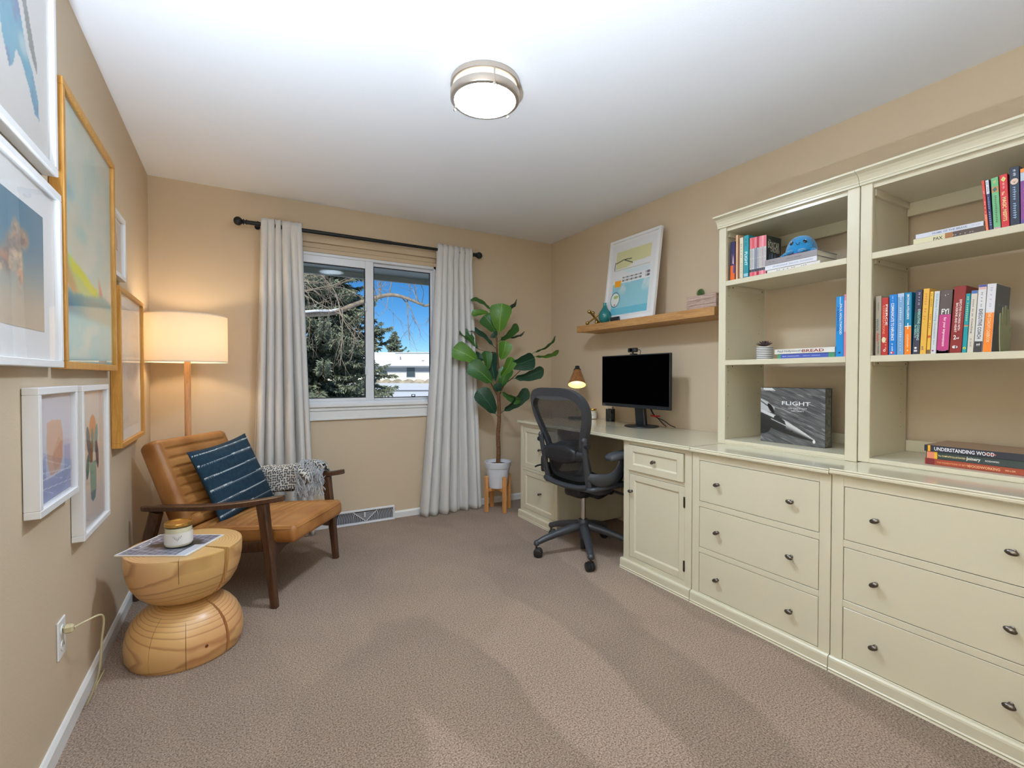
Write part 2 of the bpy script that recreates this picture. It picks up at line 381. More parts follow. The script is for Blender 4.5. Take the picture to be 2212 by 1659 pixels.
f = MB(); f.box(1.255, 1.285, YB+.04, YB+.05, .984, .988, 0); f.box(1.255, 1.259, YB+.04, YB+.05, .988, 1.0); f.box(1.281, 1.285, YB+.04, YB+.05, .988, 1.0); f.box(1.255, 1.285, YB+.04, YB+.05, 1.0, 1.004); f.build('weep_clip', M_DARK, s2)
# ---- outlet with plug, and its cord
ot = thing('wall_outlet', 'white duplex wall outlet low on the left wall', 'outlet', (XL, 1.975, .335))
f = MB(); f.box(0, .006, -.036, .036, -.06, .06, .003); f.build('cover_plate', M_TRIM, ot)
for z in (-.024, .024):
    f = MB(); f.M = Matrix.Translation((.006, 0, z)) @ Matrix.Rotation(PI/2, 4, 'Y'); f.lathe([(.017, 0), (.0165, .002), (.0, .002)], 20); o = f.build('receptacle', M_TRIM, ot, smooth=30)
    f = MB(); f.box(.0078, .0084, -.008, -.006, z-.002, z+.008); f.box(.0078, .0084, .006, .008, z-.002, z+.008); f.build('slot', M_DARK, o)
M_CORD = mat('clear_cord', rgb(205,192,152), .2, spec=.7)
ct = thing('lamp_cord', 'clear gold plug and cord hanging from the wall outlet', 'cord', (XL, 1.975, .0))
f = MB(); f.box(.0086, .034, -.011, .011, .346, .372, .006); f.build('plug', M_CORD, ct)
f = MB(); f.tube(catmull([(.034,.0,.36),(.06,.02,.365),(.085,.06,.36),(.09,.085,.33),(.08,.10,.25),(.07,.12,.15),(.045,.14,.06),(.025,.16,.015),(.024,.28,.006),(.026,.34,.006),(.028,.40,.006)], 6), .0032, 6); f.build('cord', M_CORD, ct, smooth=80)
# ---- floor register under the window
vt = thing('floor_register', 'white metal baseboard register with fan shaped louvres', 'vent', (.846, YB, 0))
M_VENT = mat('vent_white', rgb(232,233,236), .35)
f = MB(); f.M = Matrix.Translation((0, -.012, 0))
for a in ((-.24,.24,-.022,0,.098,.112), (-.24,.24,-.03,0,0,.014), (-.24,-.226,-.026,0,.014,.098), (.226,.24,-.026,0,.014,.098)): f.box(*a, .003)
f.build('frame', M_VENT, vt)
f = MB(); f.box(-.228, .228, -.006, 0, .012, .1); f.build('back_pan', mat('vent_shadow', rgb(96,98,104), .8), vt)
f = MB(); f.M = Matrix.Translation((0, -.030, 0)) @ Matrix.Rotation(PI/2, 4, 'X')
ap = (.012, .018); tl, tr_ = (-.085, .096), (.10, .096)
for a, b in ((ap, tl), (ap, tr_)): f.tube([(a[0], a[1], 0), (b[0], b[1], 0)], .0032, 5)
for i in range(7):
    z = .032+i*.0092; t = (z-.018)/(.096-.018); f.tube([(ap[0]+(tl[0]-ap[0])*t, z, 0), (ap[0]+(tr_[0]-ap[0])*t, z, 0)], .0017, 4)
for sd_, c in ((-1, tl), (1, tr_)):
    for i in range(17):
        x = c[0]*0+ap[0]+sd_*(.012+i*.0125)
        if abs(x) > .225: break
        t = min(1, (abs(x-ap[0]))/abs(c[0]-ap[0])); zt = .018+t*.078 if t < 1 else .098
        x2 = ap[0]+(c[0]-ap[0])*t if t < 1 else x-sd_*.014
        pts = [(x, .013, 0), ((x*.65+x2*.35)+sd_*.004, .013+(zt-.013)*.5, 0), (x2, zt, 0)]
        f.tube(catmull(pts, 4), .0017, 4)
f.build('louvres', M_VENT, vt, kind='stuff')
f = MB(); f.box(-.005, .005, -.047, -.033, .055, .092, .002); f.build('lever', M_VENT, vt)
# ---- ceiling light
M_NICKEL = mat('brushed_nickel', rgb(196,184,172), .35, metal=.85)
M_DIFF = mat('lamp_diffuser', rgb(250,248,240), .5, emit=((.83, 1.0, 1.2), LAMP_CEIL))
M_BAND = mat('lamp_side_glass', rgb(250,240,215), .5, emit=((1, .88, .62), 1.3))
cl = thing('ceiling_light', 'round flush ceiling light with white glass and two nickel rings', 'light', (.943, 1.853, ZC))
f = MB(); f.lathe([(.147, -.001), (.150, -.004), (.150, -.024), (.146, -.027), (.138, -.027), (.138, -.001)], 64); f.build('upper_ring', M_NICKEL, cl, smooth=40)
f = MB(); f.lathe([(.140, -.027), (.140, -.052)], 64, caps=False); f.build('side_glass', M_BAND, cl, smooth=40)
f = MB(); f.lathe([(.147, -.050), (.151, -.053), (.151, -.078), (.147, -.083), (.134, -.085), (.132, -.081), (.136, -.05)], 64); f.build('lower_ring', M_NICKEL, cl, smooth=40)
f = MB(); f.lathe([(0, -.096), (.05, -.0945), (.09, -.091), (.12, -.085), (.133, -.079), (.133, -.06), (0, -.06)], 64, caps=False); f.build('diffuser', M_DIFF, cl, smooth=40)
for a in (R(-102), R(129), R(18)):
    f = MB(); x, y = .149*math.cos(a), .149*math.sin(a); f.cyl((x, y, -.086), .0035, .06, 10); f.ball((x, y, -.09), .0065); f.build('post', M_NICKEL, cl, smooth=40)
# ---- curtain rod and curtains
M_ROD = mat('rod_black', rgb(32,34,36), .4, metal=.3)
RY, RZ = YB-.08, 2.207
rt = thing('curtain_rod', 'dark metal curtain rod with ball finials above the window', 'curtain rod', (.916, RY, RZ))
f = MB(); f.cyl((-.86, 0, 0), .0140, 1.0, 16, axis='x'); f.cyl((.14, 0, 0), .0120, .72, 16, axis='x'); f.build('rod', M_ROD, rt, smooth=40)
for s in (-1, 1):
    f = MB(); f.M = Matrix.Translation((s*.86, 0, 0)) @ Matrix.Rotation(s*PI/2, 4, 'Y'); f.lathe([(.0, -.006), (.017, -.006), (.017, 0), (.012, .004), (.012, .01), (.019, .014), (.019, .018), (.011, .022), (.02, .028), (.0275, .038), (.029, .049), (.0255, .062), (.014, .073), (0, .076)], 24); f.build('finial', M_ROD, rt, smooth=40)
    f = MB(); f.cyl((s*.79, 0, 0), .006, .08, 10, axis='y'); f.cyl((s*.79, .074, -.002), .018, .006, 16, axis='y'); f.M = Matrix.Translation((s*.79, 0, 0)) @ Matrix.Rotation(PI/2, 4, 'Y'); f.lathe([(.017, -.006), (.017, .006), (.0128, .006), (.0128, -.006), (.017, -.006)], 16, caps=False); f.build('bracket', M_ROD, rt, smooth=40)
def fabric(name, col, trans=.25, scale=(400,400)):
    m = bpy.data.materials.new(name); m.use_nodes = True; t = m.node_tree; p = t.nodes['Principled BSDF']; N = t.nodes.new; L = t.links.new
    p.inputs['Base Color'].default_value = (*col, 1); p.inputs['Roughness'].default_value = .9; p.inputs['Specular IOR Level'].default_value = .1
    tc = N('ShaderNodeTexCoord'); nz = N('ShaderNodeTexNoise'); nz.inputs['Scale'].default_value = scale[0]; L(tc.outputs['Object'], nz.inputs['Vector'])
    b = N('ShaderNodeBump'); b.inputs['Strength'].default_value = .15; b.inputs['Distance'].default_value = .002; L(nz.outputs['Fac'], b.inputs['Height']); L(b.outputs[0], p.inputs['Normal'])
    tl_ = N('ShaderNodeBsdfTranslucent'); tl_.inputs[0].default_value = (*col, 1); mx = N('ShaderNodeMixShader'); mx.inputs[0].default_value = trans
    L(p.outputs[0], mx.inputs[1]); L(tl_.outputs[0], mx.inputs[2]); L(mx.outputs[0], t.nodes['Material Output'].inputs[0]); return m
M_CURT = fabric('curtain_linen', rgb(248,246,243), .4)
def curtain(label, xt0, xt1, xb0, xb1, nf, seed, zb=.004, ybot=None):
    rg = random.Random(seed); n = nf*14; rows = 60
    ph = [0]; wd = [rg.uniform(.5, 1.6) for _ in range(nf)]; tot = sum(wd)
    edges = [0]
    for a in wd: edges.append(edges[-1]+a/tot)
    amp = [rg.uniform(.45, 1.35) for _ in range(nf+1)]; drift = [rg.uniform(-.25, .25) for _ in range(nf+1)]
    v = []; F = []
    top = RZ+.042
    for r_ in range(rows+1):
        t = r_/rows; z = top+(zb-top)*t
        for i in range(n+1):
            s_ = i/n; k = max(j for j in range(nf) if edges[j] <= s_+1e-9); loc = (s_-edges[k])/(edges[k+1]-edges[k])
            e = t**1.25
            x = xt0+(xt1-xt0)*s_; xb = xb0+(xb1-xb0)*s_; x = x+(xb-x)*e
            wv = math.sin(2*PI*loc); am = amp[k]*(1-loc)+amp[k+1]*loc
            a = (.012+.030*min(1, t*3))*am
            if t < .045: a = max(a*.75, .015)
            yy = RY-.004+a*wv+.010*math.sin(9*s_+5*t*drift[k]*6+seed)*t
            # gathers round the rod: pinched just above it
            if .006 < t < .036: yy = RY-.0185 if wv < 0 else RY+.0185
            x += .012*math.cos(2*PI*loc)*am*(1-.3*t)+drift[k]*.05*t*(1-loc)*loc*4
            zz = z
            if r_ == 0: zz = z+.010*abs(math.sin(PI*loc*1.5+seed))-.004
            if r_ == rows: zz = zb
            yy = min(yy, YB-.012)
            if t > .1: yy = min(yy, RY+.045)
            v.append((x-xt0, yy-RY, zz))
    for r_ in range(rows):
        for i in range(n): a = r_*(n+1)+i; F.append((a, a+1, a+n+2, a+n+1))
    me = bpy.data.meshes.new('curtain'); me.from_pydata(v, [], F); me.materials.append(M_CURT); smoothen(me, 180)
    o = mkobj('curtain', me); md = o.modifiers.new('thickness', 'SOLIDIFY'); md.thickness = .0016
    tag(o, label, 'curtain', 'window curtains', (xt0, RY, 0)); return o
curtain('long white curtain panel on the window side nearest the drum lamp', .138, .393, .065, .47, 6, 3)
curtain('long white curtain panel on the window side nearest the fiddle leaf plant', 1.432, 1.742, 1.27, 1.835, 7, 5)
# ---- added fill light, out of view: the ceiling bounces it back into the room
tl0 = thing('added_fill_light', 'added fill light aimed at the ceiling, unseen beside the camera', 'lamp', (-.29, .30, 0)); UZ = .62
f = MB(); f.lathe([(0, 0), (.13, 0), (.13, .015), (.02, .025), (.012, .04), (.012, UZ-.05), (0, UZ-.05)], 32, caps=False); f.build('stand', M_ROD, tl0, smooth=40)
f = MB(); f.lathe([(.014, UZ-.05), (.12, UZ-.03), (.155, UZ+.03), (.165, UZ+.10), (.161, UZ+.10), (.150, UZ+.03), (.115, UZ-.02), (0, UZ-.03)], 40, caps=False); f.build('bowl', M_ROD, tl0, smooth=40)
f = MB(); f.lathe([(.10, UZ), (0, UZ)], 40, caps=False); f.build('diffuser', mat('fill_emitter', rgb(240,244,255), .5, emit=((.82, 1.0, 1.22), FILL_UP)), tl0, smooth=40)
# ================================================================ cream cabinets along the right wall
M_CREAM = mat('cream_paint', rgb(216,208,182), .30, coat=.15)
M_CTOP = mat('cream_gloss_top', rgb(216,208,182), .16, coat=.5)
M_PEWTER = mat('pewter', rgb(120,112,104), .28, metal=.95)
M_HINGE = mat('hinge_bronze', rgb(70,62,54), .4, metal=.8)
FX, PX, TX = 2.005, 1.990, 1.983       # face frame, plinth and worktop fronts
BX = XR-.012                            # cabinet backs
def face(y): return Vector((FX, y, 0))
KP = []
def knob(parent, ox, oy, x, y, z, rot=0):
    """egg shaped pewter knob standing out of a front at world x,y,z"""
    f = MB(); f.M = Matrix.Translation((x-ox, y-oy, z)) @ Matrix.Rotation(-PI/2, 4, 'Y')
    f.lathe([(.0075, 0), (.0075, .002), (.0045, .004), (.004, .012), (.0065, .016)], 14)
    f.M = f.M @ Matrix.Translation((0, 0, .020)) @ Matrix.Rotation(rot+PI/2, 4, 'Z'); f.ball((0, 0, 0), .0165, .0098, .0075, 16, 8)
    return f.build('knob', M_PEWTER, parent, smooth=50)
def cab_body(mb, y0, y1, top, opens, kick=.062, stile=None):
    """carcass with a face frame; opens = list of (ya, yb, za, zb) front openings"""
    mb.box(FX+.02, BX, y0, y0+.016, kick-.03, top); mb.box(FX+.02, BX, y1-.016, y1, kick-.03, top)
    mb.box(BX-.01, BX, y0+.016, y1-.016, kick-.03, top)
    mb.box(FX+.02, BX-.01, y0+.016, y1-.016, kick-.03, kick-.012)
    ya, yb = opens[0][0], opens[0][1]
    mb.box(FX, FX+.02, y0, ya, .02, top, .0015); mb.box(FX, FX+.02, yb, y1, .02, top, .0015)
    zs = sorted([(o[2], o[3]) for o in opens]); z = .02
    for a, b in zs: mb.box(FX+.0005, FX+.02, ya, yb, z, a, .001); z = b
    mb.box(FX+.0005, FX+.02, ya, yb, z, top, .001)
def plinth(y0, y1, ends=(0, 0)):
    f = MB(); f.extr_y([(PX, .006), (PX-.004, .0), (FX+.05, 0), (FX+.05, .060), (FX-.0005, .060), (PX+.008, .060), (PX+.002, .055), (PX, .048), (PX, .016), (PX-.004, .012)], y0-ends[0]*.014, y1+ends[1]*.014); return f
def topedge(y0, y1, zt, x1=None):
    """worktop slab with a small double moulding on its front edge"""
    f = MB(); x = TX; f.extr_y([(x+.004, zt), (x, zt-.004), (x+.002, zt-.007), (x+.002, zt-.0085), (x-.0005, zt-.011), (x-.0005, zt-.018), (x+.008, zt-.024), (x1 or XR-.003, zt-.024), (x1 or XR-.003, zt)], y0, y1); return f
G = .0022
def slab(ya, yb, za, zb, x0=None, th=.018):
    f = MB(); f.box((x0 or FX+.0008), (x0 or FX+.0008)+th, ya+G, yb-G, za+G, zb-G, .0012); return f
def panel_front(ya, yb, za, zb, fw, fh, x0=None):
    """frame-and-panel front: stiles, rails, sloped edge and sunk field"""
    x = x0 or FX+.0008; ya += G; yb -= G; za += G; zb -= G; f = MB(); d = .007; e = .008
    f.box(x, x+.018, ya, ya+fw, za, zb, .001); f.box(x, x+.018, yb-fw, yb, za, zb, .001); f.box(x, x+.018, ya+fw, yb-fw, za, za+fh, .001); f.box(x, x+.018, ya+fw, yb-fw, zb-fh, zb, .001)
    i0, i1, k0, k1 = ya+fw, yb-fw, za+fh, zb-fh
    o = [(x+.0005, i0, k0), (x+.0005, i1, k0), (x+.0005, i1, k1), (x+.0005, i0, k1)]; n = [(x+d, i0+e, k0+e), (x+d, i1-e, k0+e), (x+d, i1-e, k1-e), (x+d, i0+e, k1-e)]
    f.add(o+n, [(0,1,5,4), (1,2,6,5), (2,3,7,6), (3,0,4,7), (4,5,6,7)]); return f
def shift(mb, ox, oy):
    mb.v = [(a-ox, b-oy, c) for a, b, c in mb.v]; return mb
# ---- two three-drawer dressers
def dresser(label, y0, y1, zt):
    ox, oy = (FX+BX)/2, (y0+y1)/2; ya, yb = y0+.043, y1-.043
    t = thing('dresser', label, 'dresser', (ox, oy, 0), 0, 'three drawer cream dressers')
    op = [(ya, yb, .064, .2685), (ya, yb, .2945, .5), (ya, yb, .5275, .733)]
    f = MB(); cab_body(f, y0+.001, y1-.001, zt-.024, op); shift(f, ox, oy).build('body', M_CREAM, t)
    shift(plinth(y0+.001, y1-.001), ox, oy).build('plinth', M_CREAM, t)
    shift(topedge(y0+.0012, y1-.0012, zt), ox, oy).build('top', M_CTOP, t)
    for k, (a, b, c, d) in enumerate(op):
        dr = shift(slab(a, b, c, d), ox, oy).build('drawer', M_CREAM, t)
        for kk, s in enumerate((-1, 1)): knob(dr, ox, oy, FX+.0005, (a+b)/2+s*.175, (c+d)/2, [.5, .12, .3, .0, .35, .25][(k*2+kk+int(y0*10)) % 6]*s)
    return t
DA0, DA1 = .956, 1.609
dresser('cream dresser with three drawers beside the desk, under the bookcase with the plush octopus', DA0, DA1, .794)
dresser('cream dresser with three drawers nearest the camera, under the row of coaching books', .302, .955, .799)
# ---- desk: two pedestals and one top
y0, y1 = 1.612, 2.104; ox, oy = (FX+BX)/2, (y0+y1)/2
t = thing('desk_cabinet', 'cream desk pedestal with one drawer above a hinged panel door', 'cabinet', (ox, oy, 0))
f = MB(); cab_body(f, y0, y1, .771, [(1.655, 2.058, .084, .58), (1.655, 2.058, .6, .752)]); shift(f, ox, oy).build('body', M_CREAM, t)
shift(plinth(y0+.0005, y1, (0, 1)), ox, oy).build('plinth', M_CREAM, t)
dr = shift(panel_front(1.657, 2.06, .6, .752, .04, .036, FX-.010), ox, oy).build('drawer', M_CREAM, t); knob(dr, ox, oy, FX-.003, 1.858, .676, .6)
do = shift(panel_front(1.653, 2.056, .084, .58, .037, .036), ox, oy).build('door', M_CREAM, t); knob(do, ox, oy, FX+.0005, 2.034, .478, .1)
for z in (.164, .498):
    f = MB(); f.cyl((FX-.003-ox, 1.6545-oy, z-.028), .0042, .056, 10); f.box(FX-.001-ox, FX+.001-ox, 1.655-oy, 1.663-oy, z-.027, z+.027); f.build('hinge', M_HINGE, do, smooth=40)
y0, y1 = 2.786, 3.302; oy = (y0+y1)/2
t = thing('file_cabinet', 'cream desk pedestal with two deep file drawers behind the mesh chair', 'cabinet', (ox, oy, 0))
op = [(2.824, 3.264, .083, .396), (2.824, 3.264, .417, .745)]
f = MB(); cab_body(f, y0, y1, .771, op); shift(f, ox, oy).build('body', M_CREAM, t)
shift(plinth(y0, y1, (1, 1)), ox, oy).build('plinth', M_CREAM, t)
for a, b, c, d in op:
    dr = shift(panel_front(a, b, c, d, .038, .036), ox, oy).build('drawer', M_CREAM, t); knob(dr, ox, oy, FX+.007, (a+b)/2-.03, (c+d)/2+.004, .5)
f = shift(topedge(1.6115, 3.318, .795), ox, 2.45); o = f.build('writing_desk', M_CTOP); tag(o, 'long cream desk top spanning the two pedestals under the oak shelf', 'desk', None, (ox, 2.45, 0))
# ---- two open bookcases standing on the dressers
BF, BB_ = 2.240, XR-.014
def bookcase(label, y0, y1, zb):
    ox, oy = (BF+BB_)/2, (y0+y1)/2
    t = thing('bookcase', label, 'bookcase', (ox, oy, zb), 0, 'open backed cream bookcases')
    def P(name, f, **k): f.v = [(a-ox, b-oy, c-zb) for a, b, c in f.v]; return f.build(name, M_CREAM, t, **k)
    i0, i1 = y0+.046, y1-.042
    f = MB(); f.box(BF, BF+.02, y0, i0, zb, 1.95, .002); f.box(BF+.02, BB_-.02, y0+.008, y0+.030, zb, 1.95); P('side_panel', f)
    f = MB(); f.box(BF, BF+.02, i1, y1, zb, 1.95, .002); f.box(BF+.02, BB_-.02, y1-.030, y1-.008, zb, 1.95); P('side_panel', f)
    for z in (1.24, 1.66):
        f = MB(); f.box(BF+.004, BB_-.03, y0+.031, y1-.031, z-.018, z, .0015); f.box(BF+.001, BF+.004, i0, i1, z-.026, z, .0015); f.box(BF+.004, BF+.02, i0, i1, z-.026, z-.018); P('shelf', f)
        for yy in (y0+.030, y1-.044):
            f = MB(); f.box(BF+.035, BB_-.05, yy, yy+.014, z-.040, z-.0185); c = P('cleat', f)
            for xx in (BF+.06, BB_-.07):
                g = MB(); g.box(xx-.003, xx+.003, yy-.0006, yy+.0146, z-.034, z-.027)
                g.v = [(a-ox, b-oy, cc-zb) for a, b, cc in g.v]; g.build('screw_slot', M_HINGE, c)
    f = MB(); f.box(BF+.002, BB_-.02, y0+.031, y1-.031, .800, .818, .0015); f.box(BF+.002, BF+.018, i0, i1, zb, .800); P('bottom_shelf', f)
    f = MB(); f.box(BB_-.022, BB_-.004, y0+.031, y1-.031, .818, .868, .001); P('back_rail', f)
    f = MB(); f.box(BB_-.040, BB_-.022, y0+.031, y1-.031, 1.868, 1.925, .001); P('back_rail', f)
    f = MB(); f.box(BF+.01, BB_-.02, y0+.008, y1-.008, 1.925, 1.95); P('top_board', f)
    for yy in (y0+.030, y1-.044):
        f = MB(); f.box(BF+.03, BB_-.05, yy, yy+.014, 1.898, 1.9245); P('cleat', f)
    # crown: fillet, cove and cap, mitred round the front and both sides
    pr = [(0, 1.944), (-.008, 1.944), (-.008, 1.952), (-.011, 1.955), (-.011, 1.960), (-.0135, 1.966), (-.019, 1.976), (-.029, 1.985), (-.044, 1.991), (-.050, 1.992), (-.050, 2.0), (0, 2.0)]
    gap = .012; f = MB(); n = len(pr); v = []
    for (d, z) in pr:
        sx = d; e = min(-d, .05)
        ey = e if y1 > 1.2 else min(e, .004)
        ya_ = y0-min(e, .0012); yb_ = y1+min(e, .004 if y1 > 1.2 else .0012); v += [(BB_, ya_, z), (BF+sx, ya_, z), (BF+sx, yb_, z), (BB_, yb_, z)]
    F = []
    for i in range(n):
        j = (i+1) % n
        for s in range(3): F.append((i*4+s, i*4+s+1, j*4+s+1, j*4+s))
    F.append(tuple(i*4 for i in range(n))); F.append(tuple(reversed([i*4+3 for i in range(n)])))
    f.add(v, F); P('crown', f)
    g = MB()
    for z in list(np.arange(.93, 1.2, .032))[::2]+list(np.arange(1.30, 1.62, .032))[::3]:
        for xx in (BF+.045, BB_-.075): g.cyl((xx, y1-.0302, z), .0022, .0004, 6, axis='y'); g.M = Matrix.Identity(4)
    g.v = [(a-ox, b-oy, c-zb) for a, b, c in g.v]; g.build('peg_holes', M_HINGE, t, kind='stuff')
    return t
bookcase('cream open bookcase beside the oak shelf, holding the plush octopus and the standing aircraft book', .973, 1.635, .7945)
bookcase('cream open bookcase cut by the photo edge, holding the row of coaching books', .307, .969, .7995)
# ================================================================ books
def flat_mat(c, rough=.45, coat=.2): return mat('cover_%02x%02x%02x' % c, rgb(*c), rough, coat=coat)
M_PAGES = mat('page_edges', rgb(232,224,204), .8, noise=(300, .08))
def book(label, y_left, y_right, zb, h, depth=.15, x=2.275, cover=(200,60,50), bands=(), texts=(), lean=0, hard=False, spine=None, group='upright books', extra=None, front=None, cat='book', pivot=None):
    """upright book, spine towards the room (-x). local: X across spine (left to right as seen), Y up, Z out of the spine.
    bands: (v0, v1, colour) over the spine height; texts: (string, v centre, v length, u centre, u height, colour, mode) mode 'd' reads downwards, 'h' horizontally"""
    w = abs(y_left-y_right); yc = (y_left+y_right)/2
    t = thing('book', label, cat, (x, yc, zb), 0, group); t.rotation_euler = (R(-lean), 0, 0)
    if lean: t.location = (x, yc, zb+abs(math.sin(R(lean)))*w/2)
    f = MB(); e = .003 if hard else 0; th = .0025 if hard else .0012
    c = flat_mat(cover)
    f.box(0, th, -w/2, w/2, 0, h, .0008); f.box(th, depth, -w/2, -w/2+th, 0, h); f.box(th, depth, w/2-th, w/2, 0, h); f.build('cover', c, t)
    g = MB(); g.box(th, depth-.002-e, -w/2+th, w/2-th, e, h-.002-e); g.build('pages', M_PAGES, t)
    for (v0, v1, col) in bands:
        b = MB(); b.box(-.00025, 0, -w/2+.0004, w/2-.0004, v0*h+.0004, v1*h-.0004); b.build('spine_band', flat_mat(col), t)
    S = frame_from((-.0005, 0, 0), (0, -1, 0), (0, 0, 1))     # seen from the room: local x to the right = -y
    for (s, vc, vl, uc, uh, col, mode) in texts:
        b = MB()
        if mode == 'd': put_text(b, s, S @ Matrix.Translation((uc*w, vc*h, 0)) @ Matrix.Rotation(-PI/2, 4, 'Z'), vl*h, uh*w, True)
        else: put_text(b, s, S @ Matrix.Translation((uc*w, vc*h, 0)), vl*w, uh, True)
        b.build('lettering', flat_mat(col), t)
    if extra: extra(t, w, h, S)
    return t
def shape(t, S, pts, col, off=0):
    b = MB(); b.M = S @ Matrix.Translation((0, 0, off)); b.add([(x, y, 0) for x, y in pts], [tuple(range(len(pts)))]); return b.build('emblem', flat_mat(col), t)
def disc(t, S, cx, cy, rx, ry, col, n=20, off=0): return shape(t, S, [(cx+rx*math.cos(2*PI*k/n), cy+ry*math.sin(2*PI*k/n)) for k in range(n)], col, off)
Wt, Bk = (245,245,240), (30,30,34)
GB = 'coaching books upright in a row'
Z2 = 1.2402
def B2(label, a, b, top, cover, lean=0, **k): return book(label, a-.0004, b+.0004, Z2, top-Z2, x=2.272, cover=cover, lean=lean, group=GB, **k)
B2('pale grey book with teal and red title, first in the coaching row', .924, .9045, 1.484, (186,176,160), depth=.2, texts=[('venture', .52, .2, -.08, .45, (70,120,128), 'd'), ('deals', .31, .14, -.02, .5, (196,80,66), 'd'), ('~16', .13, .2, .05, .28, (70,66,64), 'd'), ('~10', .82, .14, 0, .22, (90,88,86), 'd')])
B2('red book with a pale cup emblem between the grey and the bright blue book', .9035, .880, 1.474, (186,46,36), texts=[('CONVERSATIONS', .62, .5, -.14, .34, (240,150,110), 'd'), ('FIERCE', .70, .36, .26, .3, Wt, 'd'), ('~9', .2, .2, .18, .26, (240,200,180), 'd')],
   extra=lambda t, w, h, S: (disc(t, S, -.12*w, .27*h, .3*w, .05*h, (226,214,176)), disc(t, S, 0, .085*h, .17*w, .022*h, Wt), disc(t, S, 0, .085*h, .09*w, .012*h, (186,46,36), off=.0003)))
B2('thick bright blue book with white capitals COMMUNICATE TO INFLUENCE', .8775, .851, 1.483, (4,124,206), texts=[('COMMUNICATE TO INFLUENCE', .55, .62, -.05, .4, Wt, 'd'), ('~8', .13, .13, -.05, .24, Wt, 'd'), ('~5', .93, .09, -.05, .22, (170,214,240), 'd')], extra=lambda t, w, h, S: (shape(t, S, [(-.28*w, .02*h), (.2*w, .02*h), (.2*w, .06*h), (-.28*w, .06*h)], (214,70,80)), disc(t, S, -.14*w, .04*h, .12*w, .012*h, (240,220,220), off=.0003)))
B2('light blue book with pale lettering between two brighter blue books', .850, .828, 1.484, (124,166,206), bands=[(.94, 1, (178,204,230))], texts=[('~14', .52, .5, .0, .34, (206,226,240), 'd'), ('~5', .9, .08, 0, .26, (230,236,244), 'd'), ('~9', .16, .2, 0, .2, (210,230,240), 'd')])
B2('book with a blue upper spine and orange lower spine divided by a white cross', .8265, .804, 1.484, (0,132,178), bands=[(0, .455, (246,132,16)), (.45, .466, Wt)], texts=[('EMOTIONAL INTELLIGENCE', .77, .4, 0, .34, Wt, 'd'), ('~10', .22, .22, 0, .28, (255,224,180), 'd')], extra=lambda t, w, h, S: (shape(t, S, [(-.07*w, .41*h), (.07*w, .41*h), (.07*w, .51*h), (-.07*w, .51*h)], Wt), disc(t, S, 0, .07*h, .12*w, .014*h, (255,214,160))))
B2('dark purple and teal book titled EXECUTIVE COACHING', .8005, .779, 1.488, (62,58,76), -2, bands=[(.33, .66, (28,84,86))], texts=[('EXECUTIVE COACHING', .46, .48, .18, .36, (180,214,206), 'd'), ('for RESULTS', .36, .2, -.22, .3, (170,210,200), 'd'), ('~9', .86, .2, .08, .3, (206,190,220), 'd')], extra=lambda t, w, h, S: (disc(t, S, -.06*w, .1*h, .2*w, .016*h, Wt), shape(t, S, [(-.28*w, .04*h), (.2*w, .04*h), (.2*w, .07*h), (-.28*w, .07*h)], (214,210,214))))
B2('tall golden yellow book beside a thinner yellow book', .7775, .7585, 1.490, (234,182,70), -2.2, depth=.19, texts=[('~11', .72, .42, .0, .46, (214,146,50), 'd'), ('~3', .09, .06, -.1, .5, (90,72,110), 'd')])
B2('thin yellow book with a red band low on its spine', .757, .7465, 1.476, (238,188,64), -2.3, bands=[(.26, .30, (212,86,40)), (.0, .07, (110,90,60))], texts=[('~7', .52, .24, 0, .5, (216,120,50), 'd'), ('~8', .86, .22, 0, .36, (120,96,60), 'd')])
B2('white book with blue title Co-Active Coaching', .745, .7285, 1.475, (212,214,214), -2.4, texts=[('Co-Active Coaching', .74, .44, .0, .5, (120,176,204), 'd'), ('~18', .32, .36, .0, .26, (120,140,160), 'd')], extra=lambda t, w, h, S: (disc(t, S, -.1*w, .05*h, .22*w, .012*h, (150,70,130)), ))
B2('thick charcoal and magenta book with white letters FYI', .7275, .6925, 1.475, (92,78,74), -2.6, depth=.18, bands=[(0, .615, (196,62,128)), (0, .055, (170,52,112))], texts=[('FYI', .66, .62, 0, .02, Wt, 'h'), ('for your improvement', .34, .46, .0, .3, (250,220,234), 'd'), ('~16', .045, .62, .0, .005, (226,150,190), 'h')], extra=lambda t, w, h, S: (shape(t, S, [(-.12*w, .92*h), (-.05*w, .90*h), (-.03*w, .91*h), (-.1*w, .93*h)], Wt), shape(t, S, [(.12*w, .925*h), (.17*w, .925*h), (.17*w, .935*h), (.12*w, .935*h)], Wt)))
B2('tall dark red hardback titled EXECUTIVE COACHING WITH BACKBONE AND HEART', .690, .6565, 1.483, (140,34,30), -2.8, depth=.19, hard=True, texts=[('EXECUTIVE COACHING WITH', .57, .46, .14, .2, (244,226,220), 'd'), ('BACKBONE AND HEART', .53, .44, -.14, .2, (244,226,220), 'd'), ('2', .235, .22, -.14, .016, Wt, 'h'), ('nd', .225, .22, .1, .007, Wt, 'h')], extra=lambda t, w, h, S: (disc(t, S, -.12*w, .09*h, .18*w, .022*h, (226,216,214)), disc(t, S, .05*w, .09*h, .12*w, .018*h, (226,216,214))))
B2('thin teal book with an orange stripe across the spine middle', .6555, .6425, 1.453, (0,150,160), -2.6, bands=[(.46, .475, (200,60,60)), (.445, .46, (240,190,60))], texts=[('~12', .74, .42, 0, .42, (190,214,120), 'd')], extra=lambda t, w, h, S: (disc(t, S, 0, .08*h, .32*w, .022*h, (214,206,60)), disc(t, S, 0, .08*h, .12*w, .008*h, (60,90,40), off=.0003)))
